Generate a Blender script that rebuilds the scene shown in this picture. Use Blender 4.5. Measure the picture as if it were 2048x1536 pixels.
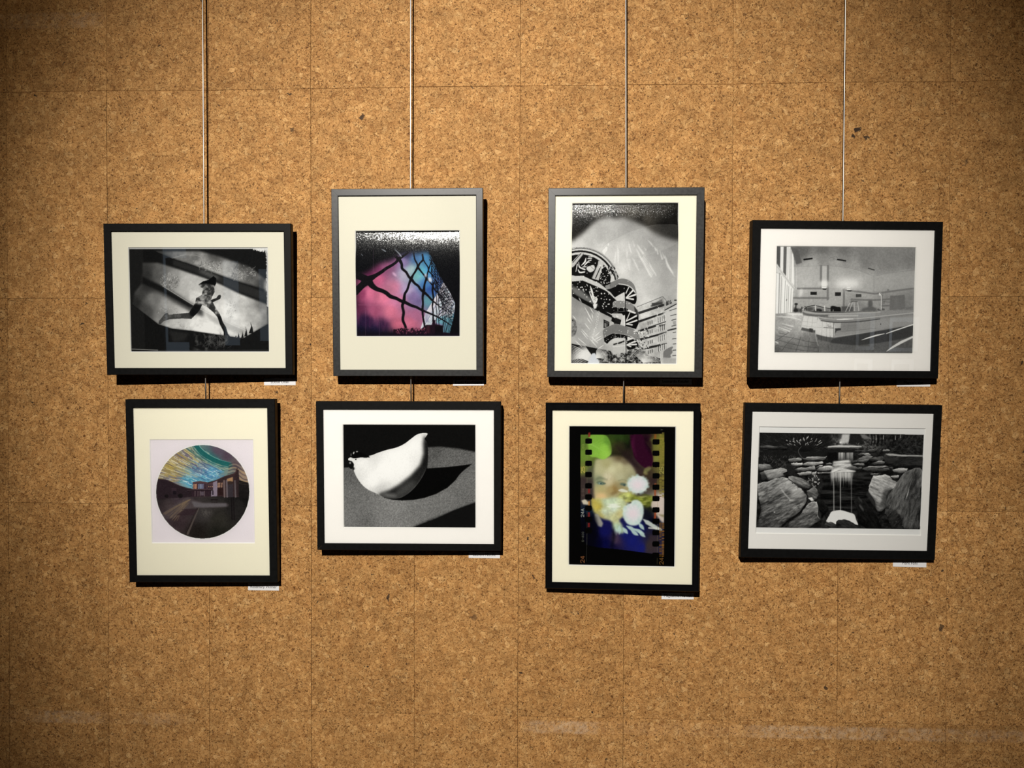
import bpy, bmesh, math
import numpy as np
from mathutils import Matrix, Vector

for o in list(bpy.data.objects):
    bpy.data.objects.remove(o, do_unlink=True)
SC = bpy.context.scene
COL = SC.collection
EYE = 1.55                                   # height of the camera's zero level above the floor
def W3(x, up, out):                          # wall frame (right, up from eye level, out from the wall) -> world
    return Vector((x, -out, up+EYE))
TOW = Matrix(((1, 0, 0), (0, 0, -1), (0, 1, 0)))

# ------------------------------------------------------------------ camera
cam = bpy.data.objects.new('camera', bpy.data.cameras.new('camera'))
COL.objects.link(cam)
cam.data.sensor_width = 36; cam.data.lens = 25.671; cam.data.clip_start = .05
R = Matrix(((0.999251, -0.002776, 0.038599), (0.002406, 0.999951, 0.009623), (-0.038624, -0.009523, 0.999208)))
cam.matrix_world = Matrix.Translation(W3(.0619, .0132, 2.1181)) @ (TOW @ R).to_4x4()
SC.camera = cam

# ------------------------------------------------------------------ light
SC.view_settings.view_transform = 'Standard'; SC.view_settings.look = 'None'
SC.view_settings.exposure = 0.0; SC.view_settings.gamma = 1.0; SC.view_settings.use_curve_mapping = False
world = bpy.data.worlds.new('world'); SC.world = world; world.use_nodes = True
world.node_tree.nodes['Background'].inputs[0].default_value = (.75, .85, 1, 1)
world.node_tree.nodes['Background'].inputs[1].default_value = .03

def spot(name, x, up, out, tx, tup, watts, half, blend=1., radius=.03, col=(1, .96, .9)):
    l = bpy.data.lights.new(name, 'SPOT'); o = bpy.data.objects.new(name, l); COL.objects.link(o)
    l.energy = watts; l.spot_size = math.radians(2*half); l.spot_blend = blend; l.shadow_soft_size = radius; l.color = col
    o.location = W3(x, up, out)
    o.rotation_euler = (W3(tx, tup, 0)-o.location).to_track_quat('-Z', 'Y').to_euler()
    return o
# one ceiling track spot does nearly all of the work
spot('track_spot', -.82, 2.75, 4.9, -.02, -.01, 1470, 19, .95)
spot('track_spot_edge_fill', -.82, 2.75, 4.9, -.02, .45, 165, 31, 1., .03, (1, .87, .68))  # second wide layer, added to lift and warm the wall's edges
# its neighbours on the track, narrow beams aimed to put sparkle on two print tops
for x, tx, w, a in ((-1.14, -.36, 50, 2.2), (-1.34, -.38, 40, 2.2), (.40, .13, 170, 2.1), (.56, .20, 18, 1.8), (.68, .24, 10, 1.8), (.85, .29, 34, 1.8)):
    spot('track_spot_neighbour', x, 2.75, 4.9, tx, .46, w, a, 1., .02)
# cool spots on the pictures hung on the opposite wall
for x in (5.35, 5.9):
    o = spot('opposite_spot', x, 2.6, 5.0, x, .0, 420, 9, .6, .03, (.78, .88, 1))
    o.rotation_euler = (W3(x, -.05, 7.6)-o.location).to_track_quat('-Z', 'Y').to_euler()

# ------------------------------------------------------------------ helpers
def link(name, me, mat=None, parent=None, kind=None):
    o = bpy.data.objects.new(name, me); COL.objects.link(o)
    if mat is not None: me.materials.append(mat)
    if parent is not None: o.parent = parent
    if kind: o['kind'] = kind
    return o
def bm_obj(name, bm, mat, parent=None, kind=None, smooth=False):
    me = bpy.data.meshes.new(name)
    bmesh.ops.recalc_face_normals(bm, faces=bm.faces[:])
    bm.to_mesh(me); bm.free()
    if smooth:
        for p in me.polygons: p.use_smooth = True
    return link(name, me, mat, parent, kind)
def add_box(bm, x0, x1, y0, y1, z0, z1):
    v = [bm.verts.new((x, y, z)) for z in (z0, z1) for y in (y0, y1) for x in (x0, x1)]
    for f in ((0, 2, 3, 1), (4, 5, 7, 6), (0, 1, 5, 4), (2, 6, 7, 3), (0, 4, 6, 2), (1, 3, 7, 5)):
        bm.faces.new([v[i] for i in f])
    return v
def add_tube(bm, pts, r, n=12):
    rings = []
    for i, p in enumerate(pts):
        a, b = pts[max(i-1, 0)], pts[min(i+1, len(pts)-1)]
        d = (Vector(b)-Vector(a)).normalized()
        u = d.orthogonal().normalized() if i == 0 else (u-d*u.dot(d)).normalized()
        w = d.cross(u)
        rings.append([bm.verts.new(Vector(p)+r*(u*math.cos(t)+w*math.sin(t))) for t in [2*math.pi*k/n for k in range(n)]])
    for A, B in zip(rings, rings[1:]):
        for k in range(n): bm.faces.new((A[k], A[(k+1) % n], B[(k+1) % n], B[k]))
    bm.faces.new(rings[0][::-1]); bm.faces.new(rings[-1])
def ringquads(bm, A, B):
    """Quads between two closed loops of points of equal length."""
    a = [bm.verts.new(p) for p in A]; b = [bm.verts.new(p) for p in B]
    for k in range(len(a)): bm.faces.new((a[k], a[(k+1) % len(a)], b[(k+1) % len(a)], b[k]))
def rect(x0, x1, y0, y1, z): return [(x0, y0, z), (x1, y0, z), (x1, y1, z), (x0, y1, z)]

def mat(name):
    m = bpy.data.materials.new(name); m.use_nodes = True
    nt = m.node_tree
    return m, nt, nt.nodes['Principled BSDF']
def N(nt, t, **kw):
    n = nt.nodes.new(t)
    for k, v in kw.items(): setattr(n, k, v)
    return n
def ramp(nt, fac, stops, interp='LINEAR'):
    r = N(nt, 'ShaderNodeValToRGB'); r.color_ramp.interpolation = interp
    e = r.color_ramp.elements
    while len(e) > 1: e.remove(e[-1])
    e[0].position, e[0].color = stops[0][0], tuple(stops[0][1])+(1,)
    for p, c in stops[1:]:
        q = e.new(p); q.color = tuple(c)+(1,)
    nt.links.new(fac, r.inputs[0]); return r.outputs[0]
def gray(v): return (v, v, v)
def mixc(nt, fac, a, b, mode='MIX'):
    m = N(nt, 'ShaderNodeMix', data_type='RGBA', blend_type=mode)
    for s, v in ((m.inputs[0], fac), (m.inputs[6], a), (m.inputs[7], b)):
        if hasattr(v, 'links'): nt.links.new(v, s)
        else: s.default_value = v if not isinstance(v, tuple) else tuple(v)+(1,)*(4-len(v))
    return m.outputs[2]
def math_(nt, op, a, b=0., c=0.):
    m = N(nt, 'ShaderNodeMath', operation=op)
    for s, v in zip(m.inputs, (a, b, c)):
        if hasattr(v, 'links'): nt.links.new(v, s)
        else: s.default_value = v
    return m.outputs[0]

# ------------------------------------------------------------------ materials
BARK = [(-.460, .768, .007, .011, .9), (.961, .719, .010, .007, .95), (.950, .699, .007, .010, .95), (.985, .697, .010, .005, .9), (-.131, -.689, .011, .008, .5), (.008, -.848, .006, .004, .9), (1.204, -.697, .008, .010, .8), (-.382, -.633, .004, .012, .9), (1.262, .627, .007, .008, .6), (-.665, .735, .007, .006, .7), (.883, -.877, .008, .006, .85)]
def cork_material():
    m, nt, bs = mat('cork')
    L = nt.links.new
    tc = N(nt, 'ShaderNodeTexCoord')
    at = N(nt, 'ShaderNodeAttribute', attribute_name='tile')
    # every tile is cut from another block: shift the pattern per tile
    off = N(nt, 'ShaderNodeVectorMath', operation='MULTIPLY_ADD'); L(at.outputs['Vector'], off.inputs[0]); off.inputs[1].default_value = (9, 9, 9); L(tc.outputs['Object'], off.inputs[2])
    P = off.outputs[0]
    def noise(scale, detail=2., rough=.5, vec=P, dist=0.):
        n = N(nt, 'ShaderNodeTexNoise'); n.inputs['Scale'].default_value = scale; n.inputs['Detail'].default_value = detail
        n.inputs['Roughness'].default_value = rough; n.inputs['Distortion'].default_value = dist; L(vec, n.inputs['Vector']); return n
    wn = noise(85, 2, .5)
    wp = N(nt, 'ShaderNodeVectorMath', operation='MULTIPLY_ADD'); L(wn.outputs['Color'], wp.inputs[0]); wp.inputs[1].default_value = (.0185, .0185, .0185); L(P, wp.inputs[2])
    def voro(scale, feat, vec=wp.outputs[0]):
        v = N(nt, 'ShaderNodeTexVoronoi', feature=feat); v.inputs['Scale'].default_value = scale; L(vec, v.inputs['Vector']); return v
    v1, v2 = voro(84, 'F1'), voro(190, 'F1')
    sx1, sx2 = N(nt, 'ShaderNodeSeparateColor'), N(nt, 'ShaderNodeSeparateColor')
    L(v1.outputs['Color'], sx1.inputs[0]); L(v2.outputs['Color'], sx2.inputs[0])
    big = ramp(nt, sx1.outputs[0], [(0, (0.333, 0.147, 0.044)), (0.12, (0.461, 0.231, 0.076)), (0.45, (0.549, 0.285, 0.100)), (0.8, (0.627, 0.339, 0.122)), (0.94, (0.725, 0.422, 0.163)), (1, (0.823, 0.511, 0.222))])
    sm = ramp(nt, sx2.outputs[0], [(0, (0.314, 0.138, 0.040)), (0.14, (0.461, 0.231, 0.074)), (0.6, (0.588, 0.306, 0.106)), (1, (0.784, 0.462, 0.185))])
    col = mixc(nt, .46, big, sm)
    # soft cloudiness and fine grain
    cl = noise(22, 3); col = mixc(nt, .55, col, ramp(nt, cl.outputs['Fac'], [(.3, gray(.66)), (.7, gray(1.18))]), 'MULTIPLY')
    fg = noise(420, 3, .65); col = mixc(nt, .8, col, ramp(nt, fg.outputs['Fac'], [(.25, gray(.62)), (.5, gray(1.0)), (.75, gray(1.18))]), 'MULTIPLY')
    cu_ = noise(120, 2, .55, P, 1.6); col = mixc(nt, .85, col, ramp(nt, cu_.outputs['Fac'], [(.30, (.62, .55, .47)), (.42, (.93, .91, .88)), (.5, (1.04, 1.04, 1.03)), (.58, (.92, .90, .87)), (.66, (1.08, 1.08, 1.07)), (.74, (1.28, 1.30, 1.34))]), 'MULTIPLY')
    # dark curling seams between the granules
    w2 = noise(130, 2)
    wp2 = N(nt, 'ShaderNodeVectorMath', operation='MULTIPLY_ADD'); L(w2.outputs['Color'], wp2.inputs[0]); wp2.inputs[1].default_value = (.014, .014, .014); L(P, wp2.inputs[2])
    e1 = voro(84, 'DISTANCE_TO_EDGE')
    msk = noise(120, 3, .6)
    gap = math_(nt, 'MULTIPLY', math_(nt, 'SUBTRACT', 1., math_(nt, 'MULTIPLY', e1.outputs['Distance'], 12.5)), math_(nt, 'MULTIPLY', math_(nt, 'SUBTRACT', msk.outputs['Fac'], .43), 7.))
    gapc = ramp(nt, gap, [(.10, gray(0)), (.9, gray(1))])
    col = mixc(nt, math_(nt, 'MULTIPLY', gapc, .78), col, (.085, .03, .007))
    # bark specks
    sp = noise(380, 1.5, .5); spd = noise(34, 2)
    s1 = ramp(nt, math_(nt, 'ADD', sp.outputs['Fac'], math_(nt, 'MULTIPLY', math_(nt, 'SUBTRACT', spd.outputs['Fac'], .5), .22)), [(.665, gray(0)), (.74, gray(1))])
    col = mixc(nt, math_(nt, 'MULTIPLY', s1, .9), col, (.06, .022, .006))
    sb = noise(62, 2, .6, wp2.outputs[0]); s2 = ramp(nt, sb.outputs['Fac'], [(.725, gray(0)), (.755, gray(1))])
    col = mixc(nt, math_(nt, 'MULTIPLY', s2, .92), col, (.03, .022, .016))
    # a few bigger scraps of bark pressed into the board
    wpx = N(nt, 'ShaderNodeVectorMath', operation='MULTIPLY_ADD'); wq = noise(75, 2, .6, tc.outputs['Object']); L(wq.outputs['Color'], wpx.inputs[0]); wpx.inputs[1].default_value = (.022, .022, .022); L(tc.outputs['Object'], wpx.inputs[2])
    for bx_, bz_, rx_, rz_, dk in BARK:
        dv = N(nt, 'ShaderNodeVectorMath', operation='SUBTRACT'); L(wpx.outputs[0], dv.inputs[0]); dv.inputs[1].default_value = (bx_+.011, .011, bz_+EYE+.011)
        dm = N(nt, 'ShaderNodeVectorMath', operation='MULTIPLY'); L(dv.outputs[0], dm.inputs[0]); dm.inputs[1].default_value = (1/rx_, 0, 1/rz_)
        dl = N(nt, 'ShaderNodeVectorMath', operation='LENGTH'); L(dm.outputs[0], dl.inputs[0])
        col = mixc(nt, ramp(nt, dl.outputs['Value'], [(.75, gray(dk)), (1., gray(0))]), col, (.035, .022, .016))
    # tile to tile tone
    sa = N(nt, 'ShaderNodeSeparateXYZ'); L(at.outputs['Vector'], sa.inputs[0])
    col = mixc(nt, 1., col, ramp(nt, sa.outputs[2], [(0, (.93, .91, .88)), (1, (1.08, 1.07, 1.06))]), 'MULTIPLY')
    # pale scuffs where things have rubbed along the wall
    ob = N(nt, 'ShaderNodeSeparateXYZ'); L(tc.outputs['Object'], ob.inputs[0])
    scf = noise(60, 3, .7, tc.outputs['Object']); sc_ = noise(7, 2, .5, tc.outputs['Object'])
    ux = math_(nt, 'DIVIDE', math_(nt, 'ADD', ob.outputs[0], 1.6), 3.2)
    band = None
    for zc, hw, stops in ((EYE-1.005, .021, [(.02, .2), (.05, .75), (.10, .6), (.12, .05), (.17, .4), (.20, 0), (.50, 0), (.52, .9), (.56, 1), (.58, .1), (.70, .15), (.72, .8), (.84, .9), (.88, .55), (.97, .6)]), (EYE+1.065, .026, [(.02, .3), (.04, .6), (.10, .6), (.12, 0), (.92, 0)])):
        b = math_(nt, 'SUBTRACT', 1., math_(nt, 'DIVIDE', math_(nt, 'ABSOLUTE', math_(nt, 'SUBTRACT', ob.outputs[2], zc)), hw))
        b = math_(nt, 'MULTIPLY', ramp(nt, b, [(0, gray(0)), (.3, gray(1))]), ramp(nt, ux, [(p, gray(v)) for p, v in stops]))
        b = math_(nt, 'MULTIPLY', b, ramp(nt, sc_.outputs['Fac'], [(.38, gray(.35)), (.5, gray(1))]))
        band = b if band is None else math_(nt, 'MAXIMUM', band, b)
    band = math_(nt, 'MULTIPLY', band, ramp(nt, scf.outputs['Fac'], [(.36, gray(.0)), (.62, gray(.66))]))
    col = mixc(nt, band, col, (.66, .47, .30))
    L(col, bs.inputs['Base Color'])
    bs.inputs['Roughness'].default_value = .7; bs.inputs['Specular IOR Level'].default_value = .2
    bp = N(nt, 'ShaderNodeBump'); bp.inputs['Strength'].default_value = .55; bp.inputs['Distance'].default_value = .0012
    hgt = math_(nt, 'SUBTRACT', math_(nt, 'ADD', math_(nt, 'MULTIPLY', fg.outputs['Fac'], .7), math_(nt, 'MULTIPLY', sx2.outputs[1], .35)), math_(nt, 'MULTIPLY', math_(nt, 'MAXIMUM', gapc, s1), .9))
    L(hgt, bp.inputs['Height']); L(bp.outputs[0], bs.inputs['Normal'])
    return m

def plain(name, col, rough=.6, spec=.5, metal=0., grain=0., scale=300.):
    m, nt, bs = mat(name)
    if grain:
        tc = N(nt, 'ShaderNodeTexCoord'); n = N(nt, 'ShaderNodeTexNoise'); n.inputs['Scale'].default_value = scale; n.inputs['Detail'].default_value = 3
        nt.links.new(tc.outputs['Object'], n.inputs['Vector'])
        c = ramp(nt, n.outputs['Fac'], [(.3, tuple(v*(1-grain) for v in col)), (.7, tuple(min(1, v*(1+grain)) for v in col))])
        nt.links.new(c, bs.inputs['Base Color'])
        r = ramp(nt, n.outputs['Fac'], [(.3, gray(rough*.9)), (.7, gray(rough*1.1))]); nt.links.new(r, bs.inputs['Roughness'])
    else:
        bs.inputs['Base Color'].default_value = tuple(col)+(1,); bs.inputs['Roughness'].default_value = rough
    bs.inputs['Specular IOR Level'].default_value = spec; bs.inputs['Metallic'].default_value = metal
    return m

def photo_material():
    """Lustre photo paper with a fine pebbled skin; the picture itself is the sheet's colour attribute."""
    m, nt, bs = mat('photo_paper'); L = nt.links.new
    a = N(nt, 'ShaderNodeAttribute', attribute_name='picture'); L(a.outputs['Color'], bs.inputs['Base Color'])
    bs.inputs['Roughness'].default_value = .14; bs.inputs['Specular IOR Level'].default_value = .55
    tc = N(nt, 'ShaderNodeTexCoord'); v = N(nt, 'ShaderNodeTexVoronoi'); v.inputs['Scale'].default_value = 820
    L(tc.outputs['Object'], v.inputs['Vector'])
    g = N(nt, 'ShaderNodeNewGeometry')
    d = N(nt, 'ShaderNodeVectorMath', operation='SUBTRACT'); L(v.outputs['Color'], d.inputs[0]); d.inputs[1].default_value = (.5, .5, .5)
    e = N(nt, 'ShaderNodeVectorMath', operation='MULTIPLY_ADD'); L(d.outputs[0], e.inputs[0]); e.inputs[1].default_value = (.1, .1, .1); L(g.outputs['Normal'], e.inputs[2])
    n = N(nt, 'ShaderNodeVectorMath', operation='NORMALIZE'); L(e.outputs[0], n.inputs[0]); L(n.outputs[0], bs.inputs['Normal'])
    return m

def glass_material():
    m, nt, bs = mat('picture_glass'); L = nt.links.new
    nt.nodes.remove(bs)
    out = nt.nodes['Material Output']
    t = N(nt, 'ShaderNodeBsdfTransparent'); g = N(nt, 'ShaderNodeBsdfGlossy'); g.inputs['Roughness'].default_value = .012
    t.inputs[0].default_value = (.97, .98, .975, 1)
    f = N(nt, 'ShaderNodeFresnel'); f.inputs[0].default_value = 1.5
    f2 = math_(nt, 'MULTIPLY', f.outputs[0], 1.85)          # both faces of the pane
    mx = N(nt, 'ShaderNodeMixShader'); L(f2, mx.inputs[0]); L(t.outputs[0], mx.inputs[1]); L(g.outputs[0], mx.inputs[2])
    L(mx.outputs[0], out.inputs[0])
    return m

CORK = cork_material()
GAP = plain('tile_joint', (.07, .03, .01), .9, .1)
BLACK = plain('black_lacquer', (.0045, .0045, .0045), .5, .14, 0, .1, 90)
SATIN = plain('charcoal_satin', (.018, .018, .018), .38, .7, 0, .02, 120)
GLOSSY = plain('black_gloss', (.004, .004, .0045), .2, .35, 0, .1, 60)
CREAM = plain('cream_mat_board', (.855, .82, .69), .85, .2, 0, .012, 500)
WHITE = plain('white_mat_board', (.89, .87, .85), .85, .2, 0, .012, 500)
CORE = plain('mat_core', (.88, .87, .84), .8, .2)
BOARD = plain('backing_board', (.13, .09, .06), .9, .1, 0, .1, 200)
STEEL = plain('brushed_steel', (.46, .45, .43), .38, .5, 1.0)
CARD = plain('white_card', (.84, .83, .84), .7, .3)
INK = plain('black_ink', (.03, .03, .03), .7, .2)
PHOTO = photo_material()
GLASS = glass_material()
PAINT = plain('grey_wall_paint', (.10, .10, .11), .8, .2, 0, .06, 20)
CEIL = plain('dark_ceiling', (.06, .06, .062), .9, .1, 0, .06, 20)
FLOORM = plain('dark_floor', (.07, .06, .055), .6, .3, 0, .1, 30)

# ------------------------------------------------------------------ the room
RX0, RX1, RY, RH = -7, 7, -7.7, 4.6
def slab(name, m, *b):
    bm = bmesh.new(); add_box(bm, *b); return bm_obj(name, bm, m, None, 'structure')
slab('floor', FLOORM, RX0-.1, RX1+.1, RY-.1, .1, -.1, 0)
slab('ceiling', CEIL, RX0-.1, RX1+.1, RY-.1, .1, RH, RH+.1)
slab('wall_left', PAINT, RX0-.1, RX0, RY-.1, .1, 0, RH)
slab('wall_right', PAINT, RX1, RX1+.1, RY-.1, .1, 0, RH)
slab('wall_front', PAINT, RX0, RX1, RY-.1, RY, 0, RH)

def cork_wall():
    """Upright 1 x 2 ft cork tiles, hand set, with hairline joints over a dark glue bed."""
    TW, TH = .3048, .6096
    rng = np.random.default_rng(11)
    jog = {(0, 0): (-.002, .002), (1, 0): (-.002, .003), (3, 0): (-.001, .001), (4, 0): (.001, .002), (5, 0): (.002, .001), (7, 0): (.001, -.002), (9, 0): (-.001, -.003), (5, 3): (-.001, -.001), (7, 3): (-.002, 0)}
    gap = {}
    bm = bmesh.new(); lay = bm.loops.layers.float_vector.new('tile')
    def corner(i, j):
        dx, dz = jog.get((i, j), (0, 0))
        return (i-5)*TW+dx, (1.4-j)*TH+dz+EYE
    for i in range(-18, 28):
        for j in range(-4, 6):
            c = [corner(i, j), corner(i+1, j), corner(i+1, j+1), corner(i, j+1)]
            g = [rng.uniform(.00015, .0006) for _ in range(4)]     # half joints: left, right, top, bottom
            d = rng.uniform(0, .0005)
            x0, x1 = g[0], -g[1]; z0, z1 = -g[2], g[3]
            pts = [(c[0][0]+x0, c[0][1]+z0), (c[1][0]+x1, c[1][1]+z0), (c[2][0]+x1, c[2][1]+z1), (c[3][0]+x0, c[3][1]+z1)]
            if max(p[0] for p in pts) > 7 or min(p[0] for p in pts) < -7: pts = [(min(max(p[0], -7), 7), p[1]) for p in pts]
            pts = [(p[0], min(max(p[1], 0), RH)) for p in pts]
            if pts[1][0]-pts[0][0] < .01 or pts[0][1]-pts[3][1] < .01: continue
            b = .0004
            outer = [bm.verts.new((x, .0025, z)) for x, z in pts]
            edge = [bm.verts.new((x, -d+b, z)) for x, z in pts]
            s = ((1, -1), (-1, -1), (-1, 1), (1, 1))
            face = [bm.verts.new((x+b*sx, -d, z+b*sz)) for (x, z), (sx, sz) in zip(pts, s)]
            t = Vector(rng.random(3))
            fs = [bm.faces.new(face)]
            for k in range(4):
                n = (k+1) % 4
                fs.append(bm.faces.new((edge[k], edge[n], face[n], face[k]))); fs.append(bm.faces.new((outer[k], outer[n], edge[n], edge[k])))
            for f in fs:
                for l in f.loops: l[lay] = t
    o = bm_obj('wall_back', bm, CORK, None, 'structure')
    o.data.materials.append(GAP)
    b2 = bmesh.new(); b2.from_mesh(o.data)
    n0 = len(b2.faces)
    add_box(b2, -7, 7, .0022, .1, 0, RH)
    b2.faces.ensure_lookup_table()
    for f in b2.faces[n0:]: f.material_index = 1
    b2.to_mesh(o.data); b2.free()
    return o
cork_wall()

# ------------------------------------------------------------------ what the picture glass mirrors from across the hall
def emitter(name, col, s):
    m, nt, bs = mat(name)
    bs.inputs['Base Color'].default_value = (.02, .02, .02, 1); bs.inputs['Emission Color'].default_value = tuple(col)+(1,); bs.inputs['Emission Strength'].default_value = s
    return m
PANEL_GLOW = emitter('cool_glow', (.62, .8, 1.), .42)
def glow_panel(name, x0, x1, u0, u1, pane):  # added glowing panels, stand-ins for pale shapes mirrored in the picture glass
    bm = bmesh.new()
    for b in ((x0-.05, x0, u0-.05, u1+.05), (x1, x1+.05, u0-.05, u1+.05), (x0, x1, u0-.05, u0), (x0, x1, u1, u1+.05)):
        add_box(bm, b[0], b[1], RY, RY+.06, b[2]+EYE, b[3]+EYE)
    o = bm_obj(name, bm, PAINT, None, 'structure')
    bm = bmesh.new()
    if pane:                                     # dark inset in the middle leaves a glowing border
        add_box(bm, x0, x1, RY+.012, RY+.014, u0+EYE, u1+EYE)
        bm_obj('glow_pane', bm, PANEL_GLOW, o)
        bm = bmesh.new(); add_box(bm, x0+.035, x1-.015, RY+.02, RY+.024, u0+.12+EYE, u1-.14+EYE)
        bm_obj('dark_inset', bm, BOARD, o)
    else:
        add_box(bm, x0, x1, RY+.012, RY+.014, u0+EYE, u1+EYE); bm_obj('glow_pane', bm, PANEL_GLOW, o)
glow_panel('glow_panel_1', -4.32, -4.0, -.2, 1.16, True)
glow_panel('glow_panel_2', -3.55, -3.34, -.12, .98, False)
glow_panel('glow_panel_3', -3.09, -2.95, -.06, .88, False)

def far_picture(x0, x1, u0, u1, label):
    root = bpy.data.objects.new('matted_picture', None); COL.objects.link(root); root.location = ((x0+x1)/2, RY, (u0+u1)/2+EYE)
    root['label'] = label; root['category'] = 'framed photo'; root['group'] = 'white matted pictures across the hall, seen mirrored in glass'
    w, h = (x1-x0)/2, (u1-u0)/2
    def bx(name, m, b, *bs_):
        bm = bmesh.new()
        for q in (b,)+bs_: add_box(bm, *q)
        return bm_obj(name, bm, m, root)
    t = .015
    bx('frame', BLACK, (-w-t, -w, 0, .025, -h-t, h+t), (w, w+t, 0, .025, -h-t, h+t), (-w, w, 0, .025, -h-t, -h), (-w, w, 0, .025, h, h+t))
    bx('mat_board', WHITE, (-w, w, .004, .008, -h, h)); k = .05
    bx('print', INK, (-w+k, w-k*1.3, .0085, .009, -h+k, h-k*1.5))
far_picture(5.22, 5.49, -.14, .38, 'narrow white matted picture mirrored faintly in the empty hall photo, upper left of the four')
far_picture(5.69, 6.12, -.16, .32, 'wide white matted picture mirrored faintly in the empty hall photo, upper right of the four')
far_picture(5.21, 5.48, -.76, -.25, 'white matted picture mirrored in the mat under the empty hall photo, left one')
far_picture(5.74, 6.07, -.76, -.26, 'white matted picture mirrored in the mat under the empty hall photo, right one')
# ---------------------------------------------------------------- print painting helpers
def _hom(src, dst):
    A, b = [], []
    for (x, y), (u, v) in zip(src, dst):
        A.append([x, y, 1, 0, 0, 0, -u*x, -u*y]); b.append(u)
        A.append([0, 0, 0, x, y, 1, -v*x, -v*y]); b.append(v)
    return np.append(np.linalg.solve(np.array(A, float), np.array(b, float)), 1).reshape(3, 3)

def rgb(c):
    if isinstance(c, (int, float, np.floating, np.integer)):
        return np.array([c, c, c], float)/255
    return np.array(c, float)/255

def crv(pts, n=8):
    """Smooth curve through points (any number of columns)."""
    P = np.array(pts, float)
    P = np.vstack([2*P[0]-P[1], P, 2*P[-1]-P[-2]])
    out = []
    for k in range(1, len(P)-2):
        a, b, c, d = P[k-1:k+3]
        for t in np.linspace(0, 1, n, endpoint=False):
            out.append(.5*(2*b+(c-a)*t+(2*a-5*b+4*c-d)*t*t+(3*b-a-3*c+d)*t**3))
    out.append(P[-2])
    return np.array(out)

def box1(a, r, ax):
    r = int(r)
    if r < 1: return a
    p = [(0, 0)]*a.ndim; p[ax] = (r+1, r)
    c = np.cumsum(np.pad(a, p, mode='edge'), axis=ax)
    n = a.shape[ax]
    return (np.take(c, range(2*r+1, 2*r+1+n), ax)-np.take(c, range(0, n), ax))/(2*r+1)

def blur(a, s):
    r = int(round(s*.9))
    if r < 1: return a
    for _ in range(2):
        a = box1(box1(a, r, 0), r, 1)
    return a

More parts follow.
